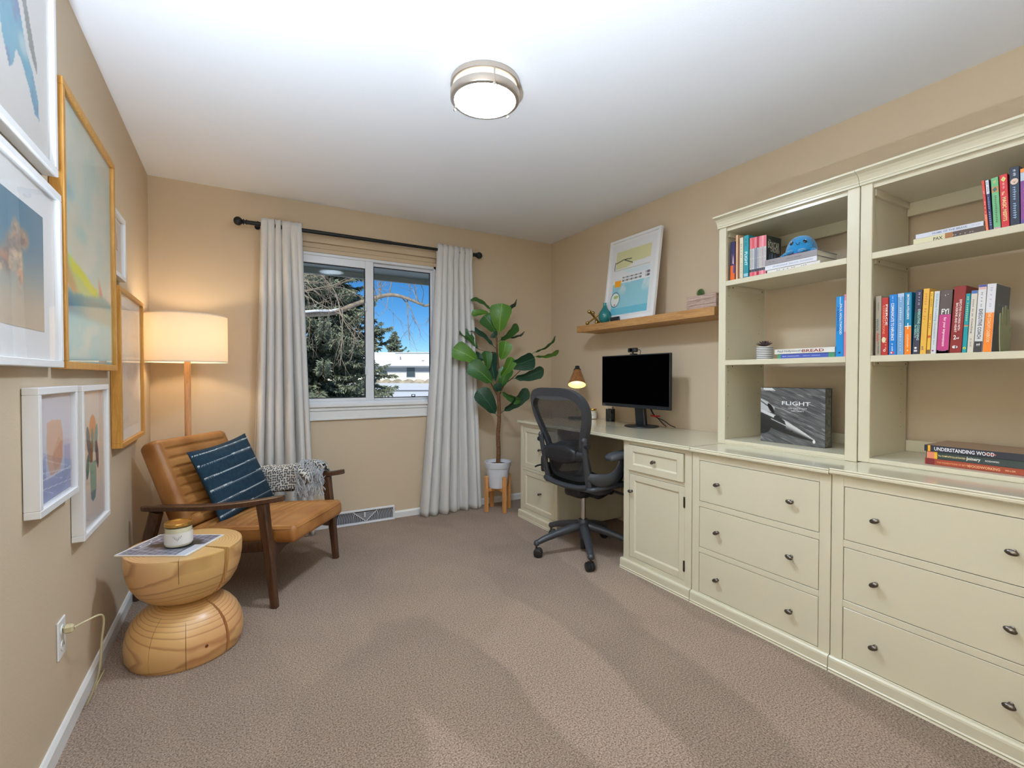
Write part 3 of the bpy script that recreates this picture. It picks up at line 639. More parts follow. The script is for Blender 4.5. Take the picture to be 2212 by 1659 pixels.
B2('cream book with a blue top and the title ending in Coaching', .6415, .6245, 1.461, (216,208,192), -2.6, bands=[(.95, 1, (70,110,180))], texts=[('~11', .72, .28, -.05, .3, (110,114,120), 'd'), ('Coaching', .43, .24, -.05, .36, (90,96,104), 'd'), ('~8', .16, .14, 0, .3, (130,126,120), 'd')])
B2('white book with bold black letters EXECUTIVE COACH and a black foot', .6235, .6015, 1.478, (222,220,220), -2.6, bands=[(0, .165, (54,50,52)), (.965, 1, (84,80,160)), (.93, .965, (222,180,170))], texts=[('EXECUTIVE COACH', .42, .44, .0, .46, (44,48,60), 'd'), ('~9', .78, .22, .0, .22, (120,120,126), 'd'), ('~3', .115, .5, 0, .01, Wt, 'h')])
def thinks(t, w, h, S):
    S2 = frame_from((.0, -w/2-.0004, 0), (1, 0, 0), (0, 0, 1))
    b = MB(); b.box(.0015, .148, -w/2-.0003, -w/2, .0015, h-.0015); b.build('front_cover', flat_mat((62,82,104), .35), t)
    for s, zz, ww in (('THE COACH’S', .70, .075), ('CASEBOOK', .60, .085)):
        b = MB(); put_text(b, s, S2 @ Matrix.Translation((.07, zz*h, 0)), ww, None, True); b.build('lettering', flat_mat((120,140,158)), t)
B2('white and orange spined book whose slate blue cover faces the hand bookend', .6005, .5775, 1.478, (226,222,226), -2.6, bands=[(0, .58, (246,134,24))], texts=[('THE COACH’S CASEBOOK', .36, .44, .0, .4, (255,214,170), 'd'), ('~9', .8, .3, 0, .34, (190,190,206), 'd')], extra=thinks)
# hand shaped bookend
bt = thing('hand_bookend', 'sage green metal bookend in the shape of an upright open hand', 'bookend', (2.322, .556, Z2))
outl = catmull([(-.036,0),(-.040,.03),(-.042,.08),(-.0405,.10),(-.0405,.128),(-.034,.135),(-.0275,.128),(-.0265,.098),(-.0215,.098),(-.021,.148),(-.0145,.157),(-.008,.149),(-.0075,.098),(-.0025,.098),(-.002,.154),(.0045,.163),(.011,.155),(.0115,.098),(.0165,.098),(.017,.143),(.0235,.151),(.0295,.144),(.030,.075),(.034,.078),(.039,.088),(.046,.092),(.0505,.086),(.048,.075),(.042,.06),(.034,.03),(.028,0)], 4)
f = MB(); f.M = frame_from((0, 0, 0), (1, -.10, 0), (0, 0, 1)); f.prism([(x*1.0, y) for x, y in outl], -.0012, .0012); f.build('hand_plate', mat('sage_metal', rgb(150,152,118), .5), bt, smooth=30)
f = MB(); f.box(-.035, .03, -.09, -.002, 0, .002); f.build('foot_plate', mat('sage_metal', (0,0,0)), bt)
# ---- upper shelf of the same bookcase
Z3 = 1.6602; GC = "children's books leaning together"
def B1(label, a, b, top, cover, lean, **k): return book(label, a-.0004, b+.0004, Z3, top-Z3, x=2.272, cover=cover, lean=lean, group=GC, **k)
B1('thin red and orange paperback leaning first in the upper row', .5965, .5885, 1.845, (206,64,54), 4.4, bands=[(0, .35, (234,122,84)), (.93, 1, (222,80,60))], texts=[('~9', .42, .34, 0, .5, (246,180,170), 'd'), ('~2', .76, .06, 0, .5, (240,200,190), 'd')])
B1('thin navy paperback with a white top on the upper shelf', .5875, .578, 1.844, (40,50,96), 4.2, bands=[(.72, .99, (222,222,228))], texts=[('~14', .38, .56, 0, .5, (150,160,206), 'd'), ('~6', .86, .2, 0, .4, (110,110,130), 'd')])
B1('mint green paperback with an orange emblem, fourth from the photo edge', .577, .5585, 1.844, (112,186,128), 3.0, bands=[(0, .06, (206,160,170)), (.72, .83, (200,140,80))], texts=[('~15', .4, .52, .0, .34, (86,96,84), 'd'), ('~3', .92, .4, 0, .012, (236,206,120), 'h')], extra=lambda t, w, h, S: shape(t, S, [(-.36*w, .78*h), (.1*w, .82*h), (.3*w, .76*h), (-.1*w, .73*h)], (60,110,100)))
B1('red hardback with a yellow diamond and the title The Magic Misfits', .5575, .5375, 1.847, (214,46,54), 2.6, hard=True, texts=[('MAGIC MISFITS', .36, .44, .02, .5, (248,224,160), 'd'), ('The', .655, .07, -.1, .34, (248,224,160), 'd'), ('~7', .79, .11, .0, .3, (248,190,180), 'd')], extra=lambda t, w, h, S: (shape(t, S, [(-.3*w, .91*h), (.04*w, .86*h), (.34*w, .915*h), (0, .965*h)], (236,214,130)), shape(t, S, [(-.18*w, .91*h), (.04*w, .88*h), (.2*w, .915*h), (0, .945*h)], (190,200,120), .0003)))
B1('thick navy hardback with a pale oval emblem and script title', .5365, .5125, 1.863, (34,46,66), 1.4, hard=True, texts=[('~14', .4, .54, .0, .36, (150,180,214), 'd'), ('~6', .9, .11, .02, .32, (220,224,230), 'd'), ('~10', .02, .7, 0, .004, (190,194,200), 'h')], extra=lambda t, w, h, S: (disc(t, S, .0, .755*h, .4*w, .052*h, (222,196,176)), shape(t, S, [(-.18*w, .76*h), (.02*w, .73*h), (.22*w, .78*h), (.02*w, .745*h)], (80,60,50), .0003)))
B1('purple book with an orange top at the photo edge', .5115, .488, 1.85, (130,60,140), 1.2, bands=[(.93, 1, (236,140,50)), (.78, .93, (190,200,216)), (0, .1, (90,70,150))], texts=[('~6', .45, .4, 0, .4, (200,70,130), 'd')])
def flat_book(label, x0, y_left, y_right, z0, z1, depth, cover, texts=(), bands=(), rz=0, group='books lying flat', hard=False, top=None):
    """book lying flat, spine to the room; texts: (string, centre along the spine 0..1, length in m, height in m, colour)"""
    L_ = abs(y_left-y_right); hh = z1-z0; yc = (y_left+y_right)/2
    t = thing('book', label, 'book', (x0, yc, z0), rz, group); th = .0022 if hard else .0012
    f = MB(); f.box(0, th, -L_/2, L_/2, 0, hh, .0006); f.box(th, depth, -L_/2, L_/2, 0, th); f.build('cover', flat_mat(cover), t)
    f = MB(); f.box(th, depth, -L_/2, L_/2, hh-th, hh); f.build('top_cover', flat_mat(top or cover), t)
    e = .003 if hard else .0005
    g = MB(); g.box(th, depth-e, -L_/2+e, L_/2-e, th, hh-th); g.build('pages', M_PAGES, t)
    for a, b, col in bands:
        k = MB(); k.box(-.00025, 0, L_/2-b*L_, L_/2-a*L_, .0004, hh-.0004); k.build('spine_band', flat_mat(col), t)
    S = frame_from((-.0005, 0, hh/2), (0, -1, 0), (0, 0, 1))
    for s, c, ln, ht, col in texts:
        k = MB(); put_text(k, s, S @ Matrix.Translation(((c-.5)*L_, 0, 0)), ln, ht, True); k.build('lettering', flat_mat(col), t)
    return t
GF = 'books lying flat under other books'
flat_book('thin cream and brown book titled PAX at the bottom of the upper pile', 2.272, .802, .600, Z3, 1.6862, .14, (222,214,176), [('PAX', .37, .027, .012, (84,80,60)), ('~9', .72, .06, .005, (190,170,150))], [(.58, 1, (84,70,62)), (.47, .58, (168,112,60))])
flat_book('white book titled HOME OF THE BRAVE on top of the brown and cream one', 2.272, .795, .603, 1.6864, 1.703, .14, (214,216,228), [('HOME OF THE BRAVE', .52, .098, .0075, (120,132,160)), ('~6', .9, .024, .004, (170,170,190))])
zz = .8184
flat_book('rust red woodworking book at the bottom of the three book pile', 2.288, .762, .47, zz, zz+.0225, .22, (166,70,44), [('THE FOUNDATIONS OF BETTER', .285, .094, .0062, (236,160,110)), ('WOODWORKING', .565, .086, .0095, (244,190,140)), ('|', .442, .0008, .013, (240,190,150)), ('MILLER', .80, .026, .006, (240,180,130))], [(.012, .1, (130,36,40))])
flat_book('dark green joinery book in the middle of the three book pile', 2.29, .7595, .462, zz+.0227, zz+.0497, .22, (52,66,66), [('The COMPLETE ILLUSTRATED Guide to', .29, .10, .006, (236,214,150)), ('Joinery', .455, .038, .015, (240,240,236)), ('ROGOWSKI', .62, .035, .0055, (236,236,232))], [(.01, .085, (232,140,110)), (.085, .115, (240,184,40))])
flat_book('dark book titled UNDERSTANDING WOOD on top of the three book pile', 2.286, .7635, .455, zz+.0499, zz+.0735, .22, (38,42,56), [('UNDERSTANDING WOOD', .365, .165, .0135, (240,240,244)), ('Hoadley', .60, .03, .008, (216,110,80))], [(.035, .06, (244,176,30))], hard=True, top=(150,120,96))
# ---- left bookcase, upper shelf
GA = 'books upright beside the plush octopus'
def A1(label, a, b, top, cover, lean=0, **k): return book(label, a-.0003, b+.0003, Z3, top-Z3, x=2.272, cover=cover, lean=lean, group=GA, **k)
A1('navy and orange book against the bookcase side beside the thin tan book', 1.5895, 1.562, 1.872-.004, (40,34,84), bands=[(0, .40, (226,100,24)), (.4, .7, (70,50,90))], extra=lambda t, w, h, S: (shape(t, S, [(.0, .45*h), (.25*w, .42*h), (.2*w, .6*h), (.1*w, .66*h)], (226,190,190)), shape(t, S, [(.15*w, .2*h), (.45*w, .2*h), (.45*w, .4*h), (.2*w, .4*h)], (60,70,150), .0003)))
A1('thin tall tan book second from the bookcase side', 1.5575, 1.546, 1.897, (224,176,136), depth=.16)
A1('cream paperback beside the teal FLIGHT book', 1.5355, 1.516, 1.877, (222,212,186), texts=[('~9', .68, .34, .0, .36, (120,116,108), 'd'), ('~9', .26, .26, 0, .3, (150,144,134), 'd')], extra=lambda t, w, h, S: disc(t, S, -.2*w, .04*h, .08*w, .008*h, (60,60,60)))
A1('teal book with white letters FLIGHT down its spine', 1.512, 1.4865, 1.882, (26,150,164), depth=.19, bands=[(.05, .12, (150,196,210)), (.0, .05, (60,130,150))], texts=[('FLIGHT', .46, .32, .0, .6, (214,240,244), 'd'), ('~6', .84, .17, -.06, .34, (20,70,80), 'd'), ('~7', .2, .14, 0, .3, (40,110,124), 'd')])
ys = [1.4795, 1.4665, 1.4535, 1.4405, 1.4285, 1.4165, 1.404]; cs = [(196,190,184), (200,204,206), (150,150,160), (176,180,190), (206,196,186), (196,188,190), (206,200,196)]; pk = [(236,110,120), (232,74,90), (236,120,136), (176,20,40), (232,128,140), (240,150,160), (238,110,124)]
nm = ['first', 'second', 'third', 'fourth, darkest red', 'fifth', 'sixth', 'last']
def boxcar(t, w, h, S):
    S2 = frame_from((0, -w/2-.0004, 0), (1, 0, 0), (0, 0, 1))
    b = MB(); b.box(.001, .128, -w/2-.0003, -w/2, .001, h-.001); b.build('front_cover', flat_mat((38,46,44), .4), t)
    for s, cx, zz, ww, hh, rot in (('THE', .027, .88, .02, .008, -.1), ('BOXCAR', .062, .77, .096, .034, 0), ('CHILDREN', .074, .645, .076, .02, -.06)):
        b = MB(); put_text(b, s, S2 @ Matrix.Translation((cx, zz*h, 0)) @ Matrix.Rotation(rot, 4, 'Z'), ww, hh, True); b.build('lettering', flat_mat((214,208,186)), t)
    for x, zz, cc in ((.03, .4, (70,90,110)), (.05, .43, (100,120,150)), (.075, .4, (90,110,140)), (.095, .38, (80,60,90)), (.115, .42, (60,90,120))): disc(t, S2, x, zz*h, .008, .03, cc)
for i in range(7):
    A1('pink topped series paperback, %s of the seven beside the plush octopus' % nm[i] if i not in (6,) else 'pink topped series paperback whose black BOXCAR CHILDREN cover faces the plush octopus', ys[i], ys[i]-.0122, 1.862-.0006*i, cs[i], depth=.13, bands=[(.72, 1, pk[i]), (.0, .13, pk[i]), (.13, .2, (60,60,76))], texts=[('~14', .45, .44, .0, .34, [(60,100,120), (90,70,80), (60,60,80), (40,60,60), (150,120,90), (120,90,100), (90,90,110)][i], 'd')], extra=boxcar if i == 6 else None)
flat_book('thin white book at the bottom of the pile under the plush octopus', 2.262, 1.381, 1.136, Z3, 1.677, .17, (226,222,216), [('~9', .38, .09, .005, (90,90,92)), ('~3', .72, .03, .004, (90,90,92))])
flat_book('white book with grey capitals, middle of the pile under the plush octopus', 2.258, 1.389, 1.147, 1.6772, 1.700, .16, (224,224,232), [('~18', .37, .10, .009, (150,156,176)), ('~16', .76, .085, .009, (160,166,186))])
flat_book('grey hardback carrying the plush octopus', 2.256, 1.3895, 1.1445, 1.7002, 1.7275, .175, (146,140,144), [('~7', .15, .03, .006, (110,104,110)), ('~14', .58, .07, .006, (96,92,100))], hard=True)
# ---- left bookcase, middle shelf
flat_book('green and blue paperback lying under the white bread book', 2.284, 1.337, 1.082, Z2, 1.2625, .17, (72,150,110), [('~16', .25, .08, .004, (220,226,240)), ('~14', .62, .075, .004, (200,210,240))], [(.06, .90, (74,92,176))])
flat_book('white book titled BREAD in red lying on the green paperback', 2.28, 1.350, 1.0795, 1.2627, 1.286, .19, (226,222,214), [('Paul Hollywood’s', .27, .115, .012, (110,114,110)), ('BREAD', .66, .095, .013, (150,50,40))], hard=True)
book('bright blue hardback standing at the end of the bread books', 1.078, 1.0475, Z2, 1.506-Z2, depth=.18, x=2.284, cover=(10,140,214), texts=[('PAUL HOLLYWOOD', .62, .5, .12, .3, Wt, 'd'), ("A BAKER'S LIFE", .63, .4, -.24, .26, (10,60,140), 'd')], hard=True, group='baking books', extra=lambda t, w, h, S: (shape(t, S, [(-.04*w, .86*h), (.1*w, .86*h), (.1*w, .99*h), (-.04*w, .99*h)], (170,214,240)), disc(t, S, .0, .07*h, .16*w, .016*h, (30,50,90))))
book('pink book beside the bright blue one, mostly hidden by the bookcase post', 1.0465, 1.036, Z2, 1.512-Z2, depth=.18, x=2.284, cover=(226,140,160), group='baking books', bands=[(.4, .9, (236,190,200))])
# ---- the aircraft book standing face out
def cover_ink(u, v):
    n = fbm(u*6+v*3.2, (v+u*.42)*46, 3, 3); c = np.stack([.30+.30*(n-.35)]*3, -1)+np.array([0, .005, .012])
    s2 = fbm(u*5, (v+u*.42)*70, 9, 2); c = lay(c, (206,206,206), sm(.66, .82, s2)*.6)
    def hull(y, w_, x0, x1): pass
    axis = lambda uu: .50-.50*uu      # fuselage axis falls to the right
    d = v-(.47-.43*u)
    # dark nacelle at the left
    c = lay(c, (36,38,40), blob(u, v, .02, .30, .16, .16, .06))
    half = np.clip(.135*(1-((u-.12)/.76)**2*.95), .012, None); body = ((np.abs(d) < half) & (u < .86)).astype(float)
    shade = np.clip((d+half)/(2*half), 0, 1); tone = .16+.66*sm(.25, .85, shade)
    c = c*(1-body[..., None])+np.stack([tone]*3, -1)*body[..., None]
    dk = ((u < .42) & (d < half*.55) & (d > -half)).astype(float)*body; c = lay(c, (40,42,44), dk*.9)
    c = lay(c, (200,202,204), ((np.abs(d-half*.1-.02) < .007) & (u > .18) & (u < .42)).astype(float))
    win_ = poly_mask(u, v, [(.23,.485),(.29,.50),(.40,.40),(.42,.33),(.22,.42)]); c = lay(c, (50,52,54), win_)
    c = lay(c, (44,46,48), poly_mask(u, v, [(.49,.24),(.53,.245),(.52,.19),(.50,.2)]))
    # upper engine tube
    e = poly_mask(u, v, [(0,.80),(.12,.74),(.235,.64),(.225,.54),(.1,.56),(0,.60)]); c = lay(c, (186,188,190), e)
    c = lay(c, (24,26,28), blob(u, v, .175, .62, .035, .10, .15, .5)); c = lay(c, (30,32,34), poly_mask(u, v, [(0,.76),(.14,.66),(.13,.645),(0,.74)]))
    c = lay(c, (214,216,216), poly_mask(u, v, [(.04,1.0),(.19,1.0),(.245,.945),(.05,.955)]))
    c = lay(c, (235,236,236), blob(u, v, .845, .085, .02, .03, .3))
    return c
ft = thing('aircraft_book', 'large grey book titled FLIGHT standing face out with an aircraft on its cover', 'book', (2.362, 1.312, .8184), R(1))
wB, hB, dB = .312, .279, .062
f = MB(); f.box(0, .003, -wB/2, wB/2, 0, hB, .0008); f.box(dB-.003, dB, -wB/2, wB/2, 0, hB, .0008); f.box(.003, dB-.003, wB/2-.003, wB/2, 0, hB); f.build('cover', flat_mat((60,60,64), .3), ft)
f = MB(); f.box(.003, dB-.003, -wB/2+.004, wB/2-.003, .003, hB-.004); f.build('pages', mat('page_edges_grey', rgb(120,118,104), .7, noise=(60, .5)), ft)
S = frame_from((-.0006, 0, hB/2), (0, -1, 0), (0, 0, 1))
printed('cover_print', wB-.002, hB-.002, cover_ink, S, 150, 130, ft, print_mat('printed_gloss', .35, .4))
S = frame_from((-.0011, 0, 0), (0, -1, 0), (0, 0, 1))
for s, cx, cz, ww, hh in (('FLIGHT', .022, .203, .135, .019), ('100 GREATEST', .03, .178, .088, .0075), ('AIRCRAFT', .03, .166, .062, .0075)):
    b = MB(); put_text(b, s, S @ Matrix.Translation((cx, cz, 0)), ww, hh, s == 'FLIGHT'); b.build('lettering', flat_mat((226,230,232)), ft)
# ================================================================ pictures on the left wall
M_FWHITE = mat('frame_white', rgb(234,232,230), .4)
M_FOAK = wood('frame_oak', rgb(186,128,50), rgb(214,158,76), (40, 40, 3), 3, 2, .4)
M_MAT = mat('mount_board', rgb(236,234,232), .8)
M_PGLASS = glass_pane('picture_glass', (1,1,1), 1.38)
M_BACK = mat('backing_dark', rgb(60,50,44), .9)
def picture(label, y0, y1, z0, z1, d, fw, mfr, ink, mount=0, art=None, nx=80, ny=110, group='pictures on the left wall', name='framed_picture', off=.0):
    """frame on the left wall, facing +x; seen from the room local x (right) = +y"""
    yc, zc = (y0+y1)/2, (z0+z1)/2; wd, ht = y1-y0, z1-z0
    t = thing(name, label, 'picture', (XL+.0015+off, yc, zc), 0, group)
    h2, w2 = ht/2, wd/2
    f = MB(); f.box(0, d, -w2, w2, h2-fw, h2, .0015); f.box(0, d, -w2, w2, -h2, -h2+fw, .0015); f.box(0, d, -w2, -w2+fw, -h2+fw, h2-fw, .0015); f.box(0, d, w2-fw, w2, -h2+fw, h2-fw, .0015); f.build('frame', mfr, t)
    iw, ih = wd-2*fw, ht-2*fw
    f = MB(); f.box(.002, d-.016, -iw/2-.002, iw/2+.002, -ih/2-.002, ih/2+.002); f.build('mount', M_MAT, t)
    aw, ah = (iw-2*mount, ih-2*mount) if art is None else art
    S = frame_from((d-.0152, 0, 0), (0, 1, 0), (0, 0, 1))
    printed('print', aw, ah, ink, S, nx, ny, t)
    g = MB(); g.box(d-.0085, d-.0065, -iw/2-.001, iw/2+.001, -ih/2-.001, ih/2+.001); g.build('glazing', M_PGLASS, t)
    return t
def ink_feather(u, v):
    c = np.ones(u.shape+(3,))*np.array([.88, .865, .845]); n = fbm(u*5, v*5, 21)
    m = poly_mask(u+.012*(n-.5), v, [(.30,.98),(.52,.98),(.57,.70),(.70,.46),(.78,.40),(.86,.28),(.865,.19),(.80,.20),(.72,.30),(.62,.38),(.56,.40),(.52,.30),(.47,.27),(.40,.38),(.34,.55),(.28,.75)])
    c = lay(c, (96,166,192), m*(.55+.6*n)); c = lay(c, (120,104,150), m*sm(.52, .7, fbm(u*7, v*7, 5))*.5)
    c = lay(c, (206,214,212), blob(u, v, .66, .47, .06, .05, .6)*.7)
    c = lay(c, (128,132,126), poly_mask(u, v, [(.56,.98),(.64,.98),(.70,.72),(.84,.48),(.84,.42),(.74,.50),(.62,.74)])*.95)
    c = lay(c, (176,214,220), poly_mask(u, v, [(.70,.98),(.86,.98),(.82,.88),(.74,.90)])*.5); return c
def ink_cloud(u, v):
    t = np.stack([.33+.45*(1-v), .50+.22*(1-v), .58+.06*(1-v)], -1); g = sm(.1, .75, v)
    c = np.array([.80, .72, .62])*(1-g[..., None])+np.array([.36, .52, .60])*g[..., None]
    n = fbm(u*9, v*9, 2, 5); e = (n-.5)*.5
    B = np.maximum.reduce([blob(u+e*.14, v+e*.16, *q, .6) for q in ((.50,.47,.10,.10), (.60,.60,.08,.11), (.68,.70,.09,.08), (.64,.76,.05,.07), (.40,.44,.09,.08), (.66,.46,.04,.16), (.30,.47,.08,.05))])
    a = np.clip(B*1.2, 0, 1)*sm(.25, .55, n+.25*B)
    c = lay(c, (218,186,150), a*.9); c = lay(c, (128,116,112), a*sm(.5, .66, fbm(u*8, v*8, 8))*.9); c = lay(c, (196,140,110), a*sm(.55, .7, fbm(u*12, v*10, 4))*.7); return c
def ink_abstract(u, v):
    n = fbm(u*4, v*6, 31); c = np.ones(u.shape+(3,))*np.array([.83, .84, .78]); c = lay(c, (176,208,200), sm(.45, .7, n)*.55*(v > .2))
    c = lay(c, (206,196,170), sm(.5, .75, fbm(u*3, v*4, 3))*.45); c = lay(c, (146,186,196), blob(u, v, .12, .66, .08, .03, .8)*.8); c = lay(c, (150,200,196), blob(u, v, .35, .53, .1, .03, .9)*.6)
    e = (fbm(u*6, v*8, 12)-.5)*.05
    k = v+.17*u+e                        # falling to the right
    band = sm(.455, .44, k)*1.0; c = lay(c, (188,206,120), sm(.45, .43, k)*sm(.30, .34, k)*.9)
    c = lay(c, (214,216,40), sm(.455, .44, k)*sm(.39, .41, k)*sm(.1, .2, u)*(1-sm(.62, .72, u)))
    c = lay(c, (196,150,96), blob(u, v, .10, .33, .22, .04, .6, -.4)*.9)
    c = lay(c, (214,120,96), blob(u, v, .78, .27, .13, .035, .5, -.9)); c = lay(c, (232,170,176), blob(u, v, .92, .24, .10, .04, .6, -.8)*.9)
    low = sm(.31, .28, v+.03*np.sin(u*6)+e); c = lay(c, (112,172,172), low*.95); c = lay(c, (40,140,160), low*blob(u, v, .12, .24, .32, .09, .5)*.95); c = lay(c, (30,96,130), low*blob(u, v, .05, .2, .12, .05, .7)*.7)
    c = lay(c, (150,164,150), low*blob(u, v, .6, .24, .3, .05, .5)*.8)
    c = lay(c, (128,200,210), sm(.21, .17, v)*.9); c = lay(c, (190,206,200), sm(.5, .7, fbm(u*5, v*9, 44))*sm(.2, .15, v)*.6); c = lay(c, (70,150,170), sm(.03, .0, v)*.7)
    return c
def ink_arch(u, v):
    c = np.ones(u.shape+(3,))*np.array([.85, .82, .79]); a = blob(u, v, .42, .55, .17, .20, .05)*(v > .43); c = lay(c, (150,146,132), a); c = lay(c, (176,156,132), a*(u > .42)); c = lay(c, (200,164,150), blob(u, v, .42, .68, .12, .09, .1))
    c = lay(c, (70,60,54), ((np.abs(v-.425-.0*u) < .008) & (u > .24) & (u < .62)).astype(float)); return c
def ink_paper(u, v):
    n = fbm(u*12, v*12, 6); c = np.ones(u.shape+(3,))*np.array([.87, .83, .80])-.03*(n[..., None]-.5); c = lay(c, (196,186,178), (sm(.6, .64, fbm(u*5+v*2, v*14, 14))*.35)); return c
def ink_peach(u, v):
    c = np.ones(u.shape+(3,))*np.array([.84, .83, .87]); hill = .36+.14*u+.05*np.sin(u*4); c = lay(c, (178,180,208), sm(hill+.01, hill-.01, v)*.9); c = lay(c, (162,166,200), sm(.30, .28, v+.10*(u-.5))*.6)
    card = poly_mask(u, v, [(.24,.78),(.80,.80),(.80,.22),(.26,.20)]); c = lay(c, (216,214,226), card*.7)
    p = poly_mask(u, v, [(.30,.74),(.44,.76),(.70,.74),(.76,.60),(.74,.36),(.66,.24),(.38,.22),(.30,.36),(.28,.56)]); c = lay(c, (226,178,148), p*.85); c = lay(c, (214,158,128), p*poly_mask(u, v, [(.42,.4),(.62,.58),(.76,.5),(.74,.3),(.5,.26)])*.7)
    for a, b in ((.30, -.10), (.14, -.06), (.22, .0)): c = lay(c, (236,236,242), (np.abs(v-(a+b*u)) < .004).astype(float)*.8)
    return c
def ink_plant(u, v):
    c = np.ones(u.shape+(3,))*np.array([.88, .83, .78]); c = lay(c, (232,206,176), sm(.80, .76, v)*.5); c = lay(c, (214,206,206), sm(.28, .26, v)*.6)
    c = lay(c, (226,144,84), blob(u, v, .52, .72, .14, .10, .05))
    for cx, cy, rx, ry, an, col in ((.34,.63,.07,.12,.5,(86,110,116)), (.66,.63,.07,.12,-.5,(110,150,140)), (.70,.50,.06,.12,.35,(90,70,84)), (.30,.44,.06,.10,-.5,(70,128,120)), (.50,.62,.06,.1,0,(120,140,110)), (.44,.52,.07,.1,.2,(130,90,74))): c = lay(c, col, blob(u, v, cx, cy, rx, ry, .06, an))
    body = poly_mask(u, v, [(.38,.46),(.66,.46),(.66,.26),(.60,.17),(.50,.15),(.42,.18),(.40,.28)]); c = lay(c, (126,170,152), body); c = lay(c, (70,128,140), body*(v < .235)); return c
picture('large white framed watercolour of blue strokes, highest on the left wall', 1.33, 1.884, 1.742, 2.30, .035, .022, M_FWHITE, ink_feather, mount=.0, art=(.50,.52))
picture('white framed print of a sunset cloud in a blue sky', 1.20, 1.908, 1.181, 1.697, .035, .02, M_FWHITE, ink_cloud, art=(.50,.32), nx=130, ny=90)
picture('tall oak framed abstract painting in aqua, yellow and coral', 1.932, 2.632, 1.178, 2.068, .0356, .024, M_FOAK, ink_abstract, mount=.0, nx=110, ny=150)
picture('small white framed print of a grey arch beyond the oak framed abstract', 2.648, 2.886, 1.603, 1.897, .03, .02, M_FWHITE, ink_arch, art=(.17,.22))
picture('oak framed pale embossed paper beside the drum lamp', 2.69, 3.285, .832, 1.560, .0385, .022, M_FOAK, ink_paper, art=(.46,.58))
picture('white framed peach and lilac abstract print nearest the camera in the low pair', 1.698, 2.046, .777, 1.125, .0345, .02, M_FWHITE, ink_peach, mount=.004)
picture('tall white framed print of a potted plant below an orange sun', 2.10, 2.472, .594, 1.123, .0345, .02, M_FWHITE, ink_plant, mount=.004)
# ================================================================ floor lamp
def shade_mat(name, col, glow):
    m = bpy.data.materials.new(name); m.use_nodes = True; t = m.node_tree; p = t.nodes['Principled BSDF']; N = t.nodes.new; L = t.links.new
    p.inputs['Base Color'].default_value = (*col, 1); p.inputs['Roughness'].default_value = .9
    tl_ = N('ShaderNodeBsdfTranslucent'); tl_.inputs[0].default_value = (*col, 1); mx = N('ShaderNodeMixShader'); mx.inputs[0].default_value = glow
    tc = N('ShaderNodeTexCoord'); wv = N('ShaderNodeTexNoise'); wv.inputs['Scale'].default_value = 350; L(tc.outputs['Object'], wv.inputs['Vector']); b = N('ShaderNodeBump'); b.inputs['Strength'].default_value = .1; b.inputs['Distance'].default_value = .002; L(wv.outputs['Fac'], b.inputs['Height']); L(b.outputs[0], p.inputs['Normal'])
    L(p.outputs[0], mx.inputs[1]); L(tl_.outputs[0], mx.inputs[2]); L(mx.outputs[0], t.nodes['Material Output'].inputs[0]); return m
M_LWOOD = wood('lamp_ash', rgb(196,142,92), rgb(222,172,122), (30, 30, 2), 3, 2, .5)
fl = thing('floor_lamp', 'floor lamp with a white drum shade on a slim wooden pole behind the leather armchair', 'lamp', (-.2635, 3.432, 0))
f = MB(); f.lathe([(0, 0), (.125, 0), (.125, .012), (.118, .018), (.02, .022), (0, .022)], 40); f.build('base', M_LWOOD, fl, smooth=40)
f = MB(); f.tube([(0,0,.02), (0,0,.6), (0,0,1.30)], [.0185, .0175, .0165], 20); f.build('pole', M_LWOOD, fl, smooth=50)
f = MB(); f.lathe([(.2095, 1.238), (.2095, 1.520), (.2075, 1.520), (.2075, 1.238)], 64, caps=False); f.build('lamp_shade', shade_mat('drum_shade', rgb(238,228,212), .5), fl, smooth=40)
f = MB(); f.lathe([(.2102, 1.238), (.2102, 1.244), (.2070, 1.244), (.2070, 1.238), (.2102, 1.238)], 64, caps=False); f.build('shade_trim', mat('shade_trim', rgb(226,212,190), .9), fl, smooth=40)
f = MB(); f.lathe([(.2102, 1.514), (.2102, 1.520), (.2070, 1.520), (.2070, 1.514), (.2102, 1.514)], 64, caps=False); f.build('shade_trim', mat('shade_trim', rgb(226,212,190), .9), fl, smooth=40)
f = MB()
for a in range(3): f.tube([(0,0,1.49), (.2085*math.cos(a*2.094), .2085*math.sin(a*2.094), 1.515)], .002, 6)
f.tube([(0,0,1.30), (0,0,1.49)], .004, 8); f.build('shade_carrier', M_NICKEL, fl)
f = MB(); f.ball((0, 0, 1.385), .032, .032, .042, 20, 12); f.build('bulb', mat('warm_bulb', rgb(255,236,200), .5, emit=((1, .80, .54), LAMP_FLOOR)), fl, smooth=180)
